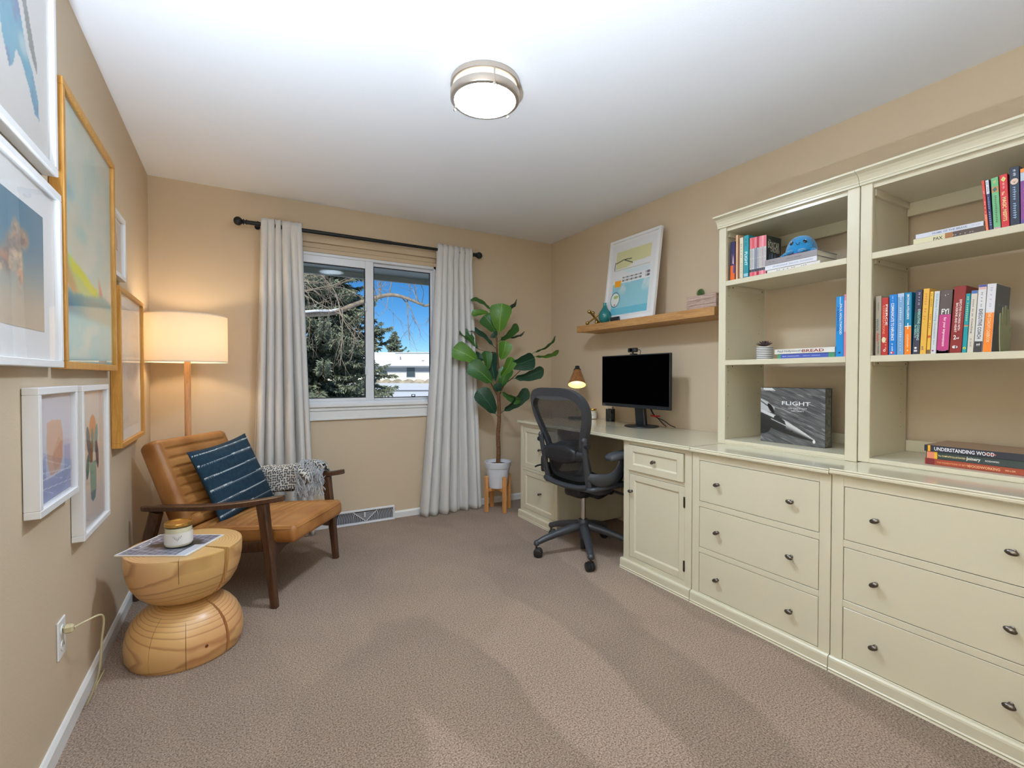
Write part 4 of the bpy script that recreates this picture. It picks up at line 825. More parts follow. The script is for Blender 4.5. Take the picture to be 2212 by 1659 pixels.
# ================================================================ log side table with magazine and candle
def log_mat():
    m = bpy.data.materials.new('pine_log'); m.use_nodes = True; t = m.node_tree; p = t.nodes['Principled BSDF']; N = t.nodes.new; L = t.links.new
    tc = N('ShaderNodeTexCoord'); mp = N('ShaderNodeMapping'); mp.inputs['Location'].default_value = (-.012, .006, 0); mp.inputs['Scale'].default_value = (1, 1, .03); L(tc.outputs['Object'], mp.inputs['Vector'])
    nz = N('ShaderNodeTexNoise'); nz.inputs['Scale'].default_value = 5; nz.inputs['Detail'].default_value = 2; L(mp.outputs[0], nz.inputs['Vector'])
    ad = N('ShaderNodeMix'); ad.data_type = 'VECTOR'; ad.inputs[0].default_value = .008; L(mp.outputs[0], ad.inputs[4]); L(nz.outputs['Color'], ad.inputs[5])
    wv = N('ShaderNodeTexWave'); wv.wave_type = 'RINGS'; wv.rings_direction = 'Z'; wv.inputs['Scale'].default_value = 27; wv.inputs['Distortion'].default_value = .25; wv.inputs['Detail'].default_value = 2; wv.wave_profile = 'SAW'; L(ad.outputs[1], wv.inputs['Vector'])
    r = N('ShaderNodeValToRGB'); e = r.color_ramp.elements; e[0].position = 0; e[0].color = (*rgb(222,178,118), 1); e[1].position = .70; e[1].color = (*rgb(219,173,112), 1)
    k = e.new(.90); k.color = (*rgb(186,136,84), 1); k = e.new(1.0); k.color = (*rgb(220,175,115), 1)
    L(wv.outputs['Fac'], r.inputs['Fac'])
    n2 = N('ShaderNodeTexNoise'); n2.inputs['Scale'].default_value = 3; L(tc.outputs['Object'], n2.inputs['Vector']); mx = N('ShaderNodeMix'); mx.data_type = 'RGBA'; mx.blend_type = 'SOFT_LIGHT'; mx.inputs[0].default_value = .3; L(r.outputs[0], mx.inputs[6]); L(n2.outputs['Color'], mx.inputs[7]); L(mx.outputs[2], p.inputs['Base Color'])
    p.inputs['Roughness'].default_value = .38; p.inputs['Coat Weight'].default_value = .2; p.inputs['Coat Roughness'].default_value = .2; return m
M_LOG = log_mat()
def turned(prof, cracks, n=150):
    """lathe with radial splits; cracks = (azimuth, half width, inner radius, zmin, zmax)"""
    angs = list(np.linspace(0, 2*PI, n, endpoint=False))
    for az, hw, ri, z0, z1 in cracks: angs = [a for a in angs if abs((a-az+PI) % (2*PI)-PI) > hw*1.6]+[az-hw*1.5, az-hw, az-hw*.5, az, az+hw*.5, az+hw, az+hw*1.5]
    angs = sorted(a % (2*PI) for a in angs); m = len(angs); v = []; F = []
    for r_, z in prof:
        for a in angs:
            rr = r_
            for az, hw, ri, z0, z1 in cracks:
                d = abs((a-az+PI) % (2*PI)-PI)
                if d < hw*.9 and z0 <= z <= z1: rr = min(rr, ri+(r_-ri)*min(1, d/hw)**3*.25)
            v.append((rr*math.cos(a), rr*math.sin(a), z))
    for i in range(len(prof)-1):
        for k in range(m): k2 = (k+1) % m; F.append((i*m+k, i*m+k2, (i+1)*m+k2, (i+1)*m+k))
    return v, F
st = thing('side_table', 'turned pine log side table shaped like an hourglass with a split', 'table', (-.2, 2.422, 0))
caz = math.atan2(-.14, .15)
prof = [(0, 0), (.10, 0), (.198, .0), (.2085, .02), (.212, .055), (.210, .085), (.203, .115), (.190, .145), (.168, .174), (.138, .197), (.104, .212), (.082, .220)]
v, F = turned(prof, [(caz+.0, .034, .11, -.01, .20), (caz-1.35, .004, .16, -.01, .19), (caz-.75, .004, .17, .02, .17)]); f = MB(); f.add(v, F); f.build('lower_dome', M_LOG, st, smooth=35)
prof = [(.082, .220), (.106, .227), (.138, .243), (.168, .270), (.189, .305), (.202, .345), (.2085, .385), (.210, .432), (.2075, .44), (.19, .44), (.15, .44), (.10, .44), (.05, .44), (0, .44)]
v, F = turned(prof, [(caz, .055, .08, .25, .45), (caz-.85, .005, .17, .36, .45)]); f = MB(); f.add(v, F); f.build('upper_bowl', M_LOG, st, smooth=35)
f = MB(); a = caz-.42; f.M = Matrix.Rotation(a, 4, 'Z') @ Matrix.Translation((.2115, 0, .075)) @ Matrix.Rotation(PI/2, 4, 'Y'); f.lathe([(0, .0008), (.006, .0008), (.0065, 0)], 14); o = f.build('knot', mat('knot_brown', rgb(116,66,38), .5, noise=(200, .4)), st)
def ink_mag(u, v):
    n = fbm(u*10, v*10, 4); gx = np.abs((u*11) % 1-.5); gy = np.abs((v*9+.3*np.floor(u*11)) % 1-.5)
    c = np.ones(u.shape+(3,))*np.array([.56, .56, .62]); c = lay(c, (70,72,84), ((gx > .40) | (gy > .40)).astype(float)*.8); c = lay(c, (190,190,200), sm(.55, .75, n)*.5)
    c = lay(c, (46,48,50), np.clip(blob(u+.1*(n-.5), v+.1*(n-.5), .62, .52, .30, .24, .25)+blob(u, v, .36, .44, .16, .08, .3), 0, 1)); 
    c = lay(c, (206,208,216), poly_mask(u, v, [(.84,.04),(.98,.04),(.98,.5),(.84,.5)])); c = lay(c, (150,150,160), ((np.abs(v % .06-.03) < .006) & (u > .87) & (u < .95) & (v < .46) & (v > .08)).astype(float))
    c = lay(c, (236,236,240), ((u < .03) | (u > .97) | (v < .03) | (v > .97)).astype(float)); return c
mg = thing('magazine', 'magazine with a grey tile pattern cover lying on the log table', 'magazine', (-.246, 2.427, .4405))
B = frame_from((0,0,0), (.25, -.145, 0), (.121, .217, 0))
f = MB(); f.M = B; f.box(-.143, .143, -.124, .124, 0, .005, .0006); f.build('pages', M_PAGES, mg)
printed('cover_print', .286, .248, ink_mag, B @ Matrix.Translation((0,0,.0054)), 110, 100, mg, print_mat('printed_gloss', .35, .4))
b = MB(); put_text(b, 'LOG', B @ Matrix.Translation((-.108, -.0, .0058)) @ Matrix.Rotation(PI/2, 4, 'Z'), .13, .03, False); b.build('lettering', flat_mat((214,216,224)), mg)
M_WAX = mat('candle_wax', rgb(226,218,190), .3, spec=.5, coat=.6); M_GOLD = mat('brass_gold', rgb(206,166,92), .25, metal=.95); M_LABEL = mat('paper_label', rgb(226,222,214), .7); M_JAR = glass_pane('jar_glass', (.96,.97,.94), 1.4)
def candle(label, loc, r, h, turn=0, lid=True, group='jar candles'):
    t = thing('jar_candle', label, 'candle', loc, turn, group)
    f = MB(); f.lathe([(0, .004), (r*.94, .004), (r*.94, h*.80), (0, h*.80)], 40, caps=False); f.build('wax', M_WAX, t, smooth=40)
    f = MB(); f.lathe([(0, 0), (r*.96, 0), (r, .006), (r, h*.84), (r*.95, h*.88)], 40, caps=False); f.build('jar', M_JAR, t, smooth=40)
    f = MB(); f.lathe([(r*.955, h*.86), (r*1.005, h*.87), (r*1.01, h*.98), (r*.99, h), (r*.93, h), (r*.92, h*.965), (0, h*.965)], 40, caps=False); f.build('lid', M_GOLD, t, smooth=40)
    f = MB(); n = 26; v = []
    for k in range(n+1):
        a = -1.9+3.8*k/n; v += [((r+.0006)*math.cos(a), (r+.0006)*math.sin(a), h*.12), ((r+.0006)*math.cos(a), (r+.0006)*math.sin(a), h*.62)]
    f.add(v, [(2*i, 2*i+2, 2*i+3, 2*i+1) for i in range(n)]); lb = f.build('paper_label', M_LABEL, t, smooth=180)
    f = MB()
    for i in range(7):
        a = -.55+.09*i; rr = r+.0012; z = h*(.30+.05*abs(i-3)); f.add([(rr*math.cos(a-.02), rr*math.sin(a-.02), z), (rr*math.cos(a+.02), rr*math.sin(a+.02), z), (rr*math.cos(a), rr*math.sin(a), z+h*(.2-.035*abs(i-3)))], [(0,1,2)])
    f.build('label_print', flat_mat((100,96,120)), lb)
    return t
candle('jar candle with a gold lid standing on the magazine', (-.222, 2.408, .446), .050, .098, math.atan2(-2.4, .3)+.15)
candle('jar candle on the desk nearest the pen cup', (2.575, 3.072, .7952), .033, .086, math.atan2(-3, -2.57)+.3)
candle('jar candle on the desk partly hidden behind the mesh chair back', (2.585, 3.162, .7952), .033, .08, math.atan2(-3, -2.57))
# ================================================================ leather armchair (local: +y forward, +x towards the log table)
def leather():
    m = bpy.data.materials.new('tan_leather'); m.use_nodes = True; t = m.node_tree; p = t.nodes['Principled BSDF']; N = t.nodes.new; L = t.links.new
    tc = N('ShaderNodeTexCoord'); nz = N('ShaderNodeTexNoise'); nz.inputs['Scale'].default_value = 5; nz.inputs['Detail'].default_value = 5; L(tc.outputs['Object'], nz.inputs['Vector'])
    r = N('ShaderNodeValToRGB'); r.color_ramp.elements[0].position = .33; r.color_ramp.elements[1].position = .68; r.color_ramp.elements[0].color = (*rgb(154,98,46), 1); r.color_ramp.elements[1].color = (*rgb(194,138,78), 1)
    L(nz.outputs['Fac'], r.inputs['Fac']); L(r.outputs[0], p.inputs['Base Color']); p.inputs['Roughness'].default_value = .4; p.inputs['Specular IOR Level'].default_value = .5
    vo = N('ShaderNodeTexVoronoi'); vo.inputs['Scale'].default_value = 260; L(tc.outputs['Object'], vo.inputs['Vector']); b = N('ShaderNodeBump'); b.inputs['Strength'].default_value = .12; b.inputs['Distance'].default_value = .001; L(vo.outputs['Distance'], b.inputs['Height']); L(b.outputs[0], p.inputs['Normal']); return m
M_LEATHER = leather()
M_WALNUT = wood('dark_walnut', rgb(58,36,24), rgb(96,62,40), (30, 30, 3), 3, 3, .4, .1)
M_SEAM = mat('seam_thread', rgb(150,92,40), .6)
ac = thing('armchair', 'tan leather lounge armchair with channelled cushions and dark wooden arms', 'armchair', (.328, 2.875, 0), R(-126))
def rect_tube(mb, pts, wx, wy):
    """bar of rectangular section: per point (centre, half x, half y) kept axis aligned in x, swept in the y-z plane"""
    P = [Vector(p) for p in pts]; v = []; F = []; k = len(P)
    for i in range(k):
        t = (P[min(i+1, k-1)]-P[max(i-1, 0)]).normalized(); nrm = Vector((1,0,0)).cross(t).normalized(); a = wx[i]; b = wy[i]
        sec = [(-1,-.7),(-.7,-1),(.7,-1),(1,-.7),(1,.7),(.7,1),(-.7,1),(-1,.7)]
        for sx, sn in sec: v.append(tuple(P[i]+Vector((1,0,0))*a*sx+nrm*b*sn))
    for i in range(k-1):
        for j in range(8): F.append((i*8+j, i*8+(j+1) % 8, (i+1)*8+(j+1) % 8, (i+1)*8+j))
    F.append(tuple(range(8))); F.append(tuple(reversed(range((k-1)*8, k*8)))); mb.add(v, F)
for s in (1, -1):
    f = MB(); rect_tube(f, [(s*.322, .012, 0), (s*.322, -.012, .25), (s*.322, -.035, .42), (s*.322, -.048, .518)], [.015, .018, .02, .021], [.017, .021, .024, .027]); f.build('leg', M_WALNUT, ac, smooth=30)
    f = MB(); rect_tube(f, [(s*.322, -.748, 0), (s*.322, -.70, .22), (s*.322, -.655, .36), (s*.322, -.625, .462)], [.015, .018, .02, .02], [.018, .024, .028, .028]); f.build('leg', M_WALNUT, ac, smooth=30)
    f = MB(); P = catmull([(s*.322, -.70, .478), (s*.324, -.52, .487), (s*.326, -.33, .496), (s*.326, -.13, .520), (s*.325, .065, .552)], 6); n = len(P)
    rect_tube(f, P, [.020+.012*math.sin(PI*min(1, .15+.8*i/n)) if 0 < i < n-1 else .014 for i in range(n)], [.0135]*n); f.build('arm', M_WALNUT, ac, smooth=30)
    f = MB(); rect_tube(f, catmull([(s*.285, -.70, .265), (s*.285, -.40, .262), (s*.285, -.15, .285), (s*.285, -.02, .30)], 4), [.014]*13, [.026]*13); f.box(s*.27, s*.322, -.045, -.015, .275, .318); f.box(s*.27, s*.322, -.71, -.68, .24, .29); f.build('side_rail', M_WALNUT, ac, smooth=30)
f = MB(); v = []; n = 24
for i in range(n+1):
    x = -.30+.60*i/n; u = abs(x)/.30; lo = .262-.045*(sm(.55, 1.0, np.array(u))*1.0); 
    for y in (-.04, -.016): v += [(x, y, float(lo)), (x, y, .305)]
F = []
for i in range(n):
    a = i*4; b = a+4; F += [(a, b, b+1, a+1), (a+2, a+3, b+3, b+2), (a, a+2, b+2, b), (a+1, b+1, b+3, a+3)]
F += [(0,1,3,2), (n*4, n*4+2, n*4+3, n*4+1)]; f.add(v, F); f.build('front_rail', M_WALNUT, ac)
f = MB(); f.box(-.30, .30, -.71, -.685, .24, .29, .003); f.build('rear_rail', M_WALNUT, ac)
f = MB(); f.box(-.28, .28, -.56, -.535, .255, .283, .002); f.build('cross_rail', M_WALNUT, ac)
# seat cushion: seams run from side to side
def seat_fn(q, p):
    x, y, z = q
    if p[2] > .04:
        d = 0
        for k in range(9):
            ys = -.25+k*.05+.03*(1-math.cos(x*4.2))
            if abs(x) < .225: d = max(d, .015*math.exp(-((y-ys)/.0075)**2))
        z += .012*math.cos(x/.275*1.4)*math.cos(y/.3*1.2)-d
        if abs(x) > .215: z -= .004*math.exp(-((abs(x)-.226)/.006)**2)
    return Vector((x, y, z))
v, F = rbox(.53, .60, .092, .030, (44, 130, 8), seat_fn)
f = MB(); f.M = Matrix.Translation((.01, -.205, .334)) @ Matrix.Rotation(R(3.6), 4, 'X'); f.add(v, F); sc = f.build('seat_cushion', M_LEATHER, ac, smooth=180)
f = MB(); f.M = Matrix.Translation((.01, -.205, .334)) @ Matrix.Rotation(R(3.6), 4, 'X')
loop = []
for s, c in ((1, 1), (1, -1), (-1, -1), (-1, 1)): loop.append((s*.262, c*.297, .028))
f.tube([(.262, -.27, .030), (.264, 0, .031), (.262, .272, .030), (.235, .2975, .028), (0, .3005, .028), (-.235, .2975, .028), (-.262, .272, .030), (-.264, 0, .031), (-.262, -.27, .030)], .0028, 6); f.build('piping', M_LEATHER, sc, smooth=60)
def back_fn(q, p):
    x, y, z = q          # z = thickness direction (front +), y = up the back
    if p[2] > .03:
        d = 0
        for k in range(8):
            ys = -.19+k*.054
            if abs(x) < .215: d = max(d, .012*math.exp(-((y-ys)/.007)**2))
        z += .014*math.cos(x/.275*1.3)*math.cos(y/.25*1.1)-d
        if abs(x) > .2: z -= .004*math.exp(-((abs(x)-.217)/.006)**2)
    return Vector((x, y, z))
v, F = rbox(.54, .50, .105, .036, (44, 120, 8), back_fn)
ang = math.atan2(.80-.373, .675-.49)
up = Vector((0, -math.cos(ang), math.sin(ang))); nf = Vector((0, math.sin(ang), math.cos(ang)))
ctr = Vector((.01, -.585, .595))-nf*.052
f = MB(); f.M = frame_from(ctr, (-1,0,0), up)
if (f.M.to_3x3() @ Vector((0,0,1))).dot(nf) < 0: f.M = frame_from(ctr, (1,0,0), up)
f.add(v, F); bc = f.build('back_cushion', M_LEATHER, ac, smooth=180)
# ---- dark teal pillow with rows of white stitching
pw, ph_, pt = .47, .435, .062
n = 150
U, V = np.meshgrid(np.linspace(-1, 1, n+1), np.linspace(-1, 1, n+1))
edge = (1-np.abs(U)**2.6)*(1-np.abs(V)**2.6); th = pt*np.clip(edge, 0, 1)**.62
pin = 1-.075*(1-U**2)**1*np.abs(V)**3; pin2 = 1-.075*(1-V**2)*np.abs(U)**3
PXX = U*pw/2*pin2; PYY = V*ph_/2*pin
wr = (fbm(U*3+9, V*3+9, 5, 3)-.5)*.012*np.clip(edge, 0, 1)
u01, v01 = (U+1)/2, (V+1)/2
ink = np.ones(U.shape+(3,))*np.array([22, 52, 70])/255.0
ink = ink*(1+.25*(fbm(u01*40, v01*40, 3, 2)-.5)[..., None])
rowsv = [.10, .27, .44, .61, .78, .93]
for k, rv in enumerate(rowsv):
    t_ = u01*78; ph0 = k*.13
    seg = (u01+ph0) % 1.0
    dots = ((t_ % 1) < .62) & (np.abs(v01-rv-.006) < .0075) & (seg < .55)
    small = ((u01*110 % 1) < .5) & (np.abs(v01-rv+.011) < .004) & (seg < .9)
    line = (np.abs(v01-rv) < .0036) & (seg > .5) & ((u01*150 % 1) < .72)
    a_ = np.clip(dots*1.0+small*.55+line*.9, 0, 1)*(np.abs(U) < .985); ink = lay(ink, (196,204,206), a_)
vv = []; 
for sgn in (1, -1): vv.append(np.stack([PXX, PYY, sgn*th+wr*(sgn > 0)], -1).reshape(-1, 3))
vv = np.concatenate(vv); m1 = (n+1)**2
i = (np.arange(n)[None, :]+np.arange(n)[:, None]*(n+1)).ravel(); F1 = np.stack([i, i+1, i+n+2, i+n+1], -1); F2 = F1[:, ::-1]+m1
me = bpy.data.meshes.new('pillow'); me.from_pydata(vv.tolist(), [], np.concatenate([F1, F2]).tolist())
cl_ = np.where(ink <= .04045, ink/12.92, ((ink+.055)/1.055)**2.4).reshape(-1, 3); cl2 = np.tile(np.array(rgb(22,52,70)), (m1, 1))
at = me.color_attributes.new('ink', 'FLOAT_COLOR', 'POINT'); at.data.foreach_set('color', np.concatenate([np.concatenate([cl_, cl2]), np.ones((2*m1, 1))], 1).astype(np.float32).ravel())
bm = bmesh.new(); bm.from_mesh(me); bmesh.ops.remove_doubles(bm, verts=bm.verts, dist=.0004); bm.to_mesh(me); bm.free()
me.materials.append(print_mat('pillow_cotton', .9)); smoothen(me, 180)
rotz_ = ac.rotation_euler.z; Mch = Matrix.Translation(ac.location) @ Matrix.Rotation(rotz_, 4, 'Z')
pup = Vector((.13, -.375, .91)).normalized()
pc = Vector((-.035, -.462, .574))
# the printed face looks forward (+y local), its right edge towards -x
Mp = frame_from(pc, (-1, .0, .10), pup)
po = mkobj('throw_pillow', me); po.matrix_world = Mch @ Mp
tag(po, 'dark teal square pillow with white stitched rows leaning in the armchair', 'pillow')
# ---- folded throw over the far arm
def throw_mat():
    m = bpy.data.materials.new('honeycomb_throw'); m.use_nodes = True; t = m.node_tree; p = t.nodes['Principled BSDF']; N = t.nodes.new; L = t.links.new
    uv = N('ShaderNodeUVMap'); uv.uv_map = 'UVMap'; vo = N('ShaderNodeTexVoronoi'); vo.voronoi_dimensions = '2D'; vo.inputs['Scale'].default_value = 1; vo.inputs['Randomness'].default_value = .55; L(uv.outputs[0], vo.inputs['Vector'])
    r = N('ShaderNodeValToRGB'); r.color_ramp.elements[0].position = .34; r.color_ramp.elements[1].position = .46; r.color_ramp.elements[0].color = (*rgb(92,96,98), 1); r.color_ramp.elements[1].color = (*rgb(214,212,204), 1); L(vo.outputs['Distance'], r.inputs['Fac']); L(r.outputs[0], p.inputs['Base Color'])
    b = N('ShaderNodeBump'); b.inputs['Strength'].default_value = .6; b.inputs['Distance'].default_value = .004; L(vo.outputs['Distance'], b.inputs['Height']); L(b.outputs[0], p.inputs['Normal']); p.inputs['Roughness'].default_value = .95; return m
tb = thing('throw_blanket', 'grey and white honeycomb throw with long fringe folded over the far armrest', 'blanket', ac.location, rotz_)
y0, y1 = -.60, -.205; cxs = -.325
def drape(off, zin, zout, wd):
    """cross section over the arm: inner hem, over the top, outer hem"""
    pts = [(cxs+wd, zin)]
    for k in range(9): a = PI*k/8; pts.append((cxs+wd*math.cos(a), .562+off+.045*math.sin(a)))
    pts.append((cxs-wd, zout)); return catmull([(a, b) for a, b in pts], 3)
sec0 = drape(.0, .45, .42, .052); sec1 = drape(-.022, .452, .422, .034); m = len(sec0); ny_ = 26; v = []; uvs = []
for sec in (sec0, sec1):
    for j in range(ny_+1):
        y = y0+(y1-y0)*j/ny_; slope = .11*(y+.2); s_ = 0
        for i, (x, z) in enumerate(sec):
            if i: s_ += math.hypot(x-sec[i-1][0], z-sec[i-1][1])
            v.append((x+.004*math.sin(y*31+i*.2), y, z+slope+.003*math.sin(y*23+x*40))); uvs.append((s_*66, y*66))
K = (ny_+1)*m; F = []
for j in range(ny_):
    for i in range(m-1): a = j*m+i; F.append((a, a+1, a+m+1, a+m)); F.append((K+a, K+a+m, K+a+m+1, K+a+1))
for j in range(ny_):
    for i in (0, m-1): a = j*m+i; F.append((a, a+m, K+a+m, K+a))
for i in range(m-1):
    for j in (0, ny_): a = j*m+i; F.append((a, K+a, K+a+1, a+1))
f = MB(); f.add(v, F); M_THROW = throw_mat(); o = f.build('folded_cloth', M_THROW, tb, smooth=60)
ul = o.data.uv_layers.new(name='UVMap')
for lp in o.data.loops: ul.data[lp.index].uv = uvs[lp.vertex_index]
# crumpled front end of the throw
f = MB(); v = []; uvs = []; nn, mm = 30, 22
for j in range(mm+1):
    t_ = j/mm; y = -.205+.155*t_
    for i in range(nn+1):
        a = PI*1.28*i/nn-.45; rr = (.056+.016*math.sin(a*3+t_*5)+.008*math.sin(a*7+t_*9))*(1-.30*t_**3)
        v.append((cxs+.012*t_+rr*1.05*math.cos(a), y+.012*math.sin(a*4), .548+.011*t_+rr*1.12*math.sin(a)+(-.05 if i == 0 else 0)*(1-t_))); uvs.append((i*.5, t_*10))
f.add(v, [(j*(nn+1)+i, j*(nn+1)+i+1, (j+1)*(nn+1)+i+1, (j+1)*(nn+1)+i) for j in range(mm) for i in range(nn)])
o = f.build('crumpled_end', M_THROW, tb, smooth=180); ul = o.data.uv_layers.new(name='UVMap')
for lp in o.data.loops: ul.data[lp.index].uv = uvs[lp.vertex_index]
md = o.modifiers.new('thickness', 'SOLIDIFY'); md.thickness = .006
M_FR = mat('fringe_yarn', rgb(176,180,184), .95, noise=(220, .35)); rg = random.Random(4); f = MB()
for k in range(150):
    t_ = rg.random(); y = -.215+.17*t_; top = rg.random() < .45
    x0 = cxs+.055+rg.uniform(-.01, .012); z0 = .59-.05*rg.random() if top else .50+rg.uniform(-.03, .03)
    ln = rg.uniform(.05, .085) if top else rg.uniform(.06, .10); dy = rg.uniform(-.035, .045)
    z1 = max(.397, z0-ln)
    f.tube(catmull([(x0-.022, y-dy*.2, z0+.012), (x0+.006, y, z0-.004), (x0+.012+rg.uniform(0, .012), y+dy*.5, (z0+z1)/2), (x0+.006+rg.uniform(-.008, .015), y+dy, z1)], 3), rg.uniform(.0016, .0026), 4)
for k in range(70):
    a = rg.uniform(.2, 2.6); y = -.205+rg.uniform(0, .14); rr = .062; f.tube(catmull([(cxs+rr*math.cos(a), y, .55+rr*math.sin(a)), (cxs+(rr+.012)*math.cos(a+.25), y+rg.uniform(-.03, .01), .55+(rr+.012)*math.sin(a+.25)), (cxs+(rr+.006)*math.cos(a-.35), y+rg.uniform(-.05, .02), .55+(rr+.006)*math.sin(a-.35))], 3), .002, 4)
f.build('fringe', M_FR, tb, smooth=80, kind='stuff')
# ================================================================ fiddle leaf fig on its stand
M_BAMB = wood('stand_bamboo', rgb(196,132,72), rgb(222,162,98), (30, 30, 2), 3, 2, .5)
PCX, PCY = 1.93, 3.556
ps = thing('plant_stand', 'four legged light wood plant stand between curtain and desk', 'plant stand', (PCX, PCY, 0))
for a in range(4):
    an = R(225-45)+a*PI/2+R(1); x, y = .112*math.cos(an), .112*math.sin(an)
    f = MB(); f.M = Matrix.Translation((x, y, 0)) @ Matrix.Rotation(an, 4, 'Z'); f.box(-.013, .013, -.016, .016, 0, .305, .003); f.build('leg', M_BAMB, ps)
for a in range(2):
    f = MB(); f.M = Matrix.Rotation(R(1)+a*PI/2, 4, 'Z'); f.box(-.098, .098, -.011, .011, .172+.0 if a == 0 else .172, .198, .002) if a == 0 else (f.box(-.098, -.0115, -.011, .011, .172, .198, .002), f.box(.0115, .098, -.011, .011, .172, .198, .002)); f.build('cross_bar', M_BAMB, ps)
M_POT = mat('white_pot', rgb(214,216,222), .4)
pp = thing('potted_fig', 'potted fiddle leaf fig with large glossy leaves in a white pot', 'plant', (PCX, PCY, .199))
f = MB(); f.lathe([(0, .0), (.076, 0), (.079, .004), (.080, .010), (.102, .172), (.108, .174), (.116, .222), (.114, .225), (.107, .225), (.104, .20), (0, .20)], 48, caps=False); f.build('pot', M_POT, pp, smooth=35)
f = MB(); f.lathe([(.1035, .196), (.07, .202), (.03, .204), (0, .205)], 32, caps=False); f.build('soil', mat('dark_soil', rgb(46,38,34), .95, noise=(90, .6), bump=(80, 1)), pp, smooth=180)
M_BARK = mat('fig_bark', rgb(112,76,48), .8, noise=(60, .35), bump=(90, .6))
# camera rays turn a spot in the photograph into a point at the plant's distance
F_ = 1015.6; th_ = R(30.217); pi_ = R(.963)
fwd_ = Vector((math.sin(th_)*math.cos(pi_), math.cos(th_)*math.cos(pi_), -math.sin(pi_))); rgt_ = Vector((math.cos(th_), -math.sin(th_), 0)); upv_ = rgt_.cross(fwd_)
def at_px(px, py, depth): return Vector((0,0,EYE))+rgt_*((px-1106)/F_*depth)+fwd_*depth+upv_*((829.5-py)/F_*depth)
DP = (Vector((PCX, PCY, 0))).dot(Vector((math.sin(th_), math.cos(th_), 0)))
def lp(cx_, cy_, dd=0): return at_px(960+cx_/3.318, 620+cy_/3.318, DP+dd)-Vector((PCX, PCY, .199))
tr = [Vector((0, 0, .198))]+[lp(*q) for q in ((388, 1180), (384, 1060), (392, 960), (392, 860), (388, 770), (392, 660), (385, 560), (378, 470), (375, 380), (362, 300), (345, 200), (340, 145))]
rad = [.019, .0185, .0175, .0165, .016, .015, .012, .010, .009, .0075, .006, .004, .002]
f = MB(); P = catmull([tuple(p) for p in tr], 4); f.tube(P, list(np.interp(np.linspace(0, 12, len(P)), range(13), rad)), 12); f.build('stem', M_BARK, pp, smooth=80)
for pts, r0 in (([(392,780,0),(430,700,-.02),(490,650,-.03),(560,580,-.04),(630,490,-.05)], .006), ([(386,790,0),(360,740,-.02),(335,690,-.04),(300,610,-.06),(250,530,-.06)], .006), ([(380,480,0),(320,470,.02),(240,445,.03)], .004)):
    f = MB(); P = catmull([tuple(lp(*q)) for q in pts], 4); f.tube(P, list(np.linspace(r0, r0*.45, len(P))), 8); f.build('branch', M_BARK, pp, smooth=80)
def leaf_mat(name, c1, c2):
    m = bpy.data.materials.new(name); m.use_nodes = True; t = m.node_tree; p = t.nodes['Principled BSDF']; N = t.nodes.new; L = t.links.new
    uv = N('ShaderNodeUVMap'); uv.uv_map = 'UVMap'; sp = N('ShaderNodeSeparateXYZ'); L(uv.outputs[0], sp.inputs[0])
    ab = N('ShaderNodeMath'); ab.operation = 'ABSOLUTE'; L(sp.outputs[0], ab.inputs[0])
    ad = N('ShaderNodeMath'); ad.operation = 'MULTIPLY_ADD'; ad.inputs[1].default_value = -.55; L(ab.outputs[0], ad.inputs[0]); L(sp.outputs[1], ad.inputs[2])
    mu = N('ShaderNodeMath'); mu.operation = 'MULTIPLY'; mu.inputs[1].default_value = 7.5; L(ad.outputs[0], mu.inputs[0]); fr = N('ShaderNodeMath'); fr.operation = 'FRACT'; L(mu.outputs[0], fr.inputs[0])
    r = N('ShaderNodeValToRGB'); e = r.color_ramp.elements; e[0].position = .0; e[0].color = (1,1,1,1); e[1].position = .12; e[1].color = (0,0,0,1); L(fr.outputs[0], r.inputs['Fac'])
    r2 = N('ShaderNodeValToRGB'); e = r2.color_ramp.elements; e[0].position = .02; e[0].color = (1,1,1,1); e[1].position = .06; e[1].color = (0,0,0,1); L(ab.outputs[0], r2.inputs['Fac'])
    mxm = N('ShaderNodeMath'); mxm.operation = 'MAXIMUM'; L(r.outputs[0], mxm.inputs[0]); L(r2.outputs[0], mxm.inputs[1])
    mx = N('ShaderNodeMix'); mx.data_type = 'RGBA'; mx.inputs[6].default_value = (*c1, 1); mx.inputs[7].default_value = (*c2, 1); sc_ = N('ShaderNodeMath'); sc_.operation = 'MULTIPLY'; sc_.inputs[1].default_value = .65; L(mxm.outputs[0], sc_.inputs[0]); L(sc_.outputs[0], mx.inputs[0]); L(mx.outputs[2], p.inputs['Base Color'])
    p.inputs['Roughness'].default_value = .38; b = N('ShaderNodeBump'); b.inputs['Strength'].default_value = .35; b.inputs['Distance'].default_value = .004; b.invert = True; L(mxm.outputs[0], b.inputs['Height']); L(b.outputs[0], p.inputs['Normal']); return m
LM = {'b': leaf_mat('leaf_bright', rgb(76,124,34), rgb(142,178,80)), 'm': leaf_mat('leaf_mid', rgb(48,94,36), rgb(104,146,70)), 'd': leaf_mat('leaf_dark', rgb(28,66,46), rgb(70,110,84))}
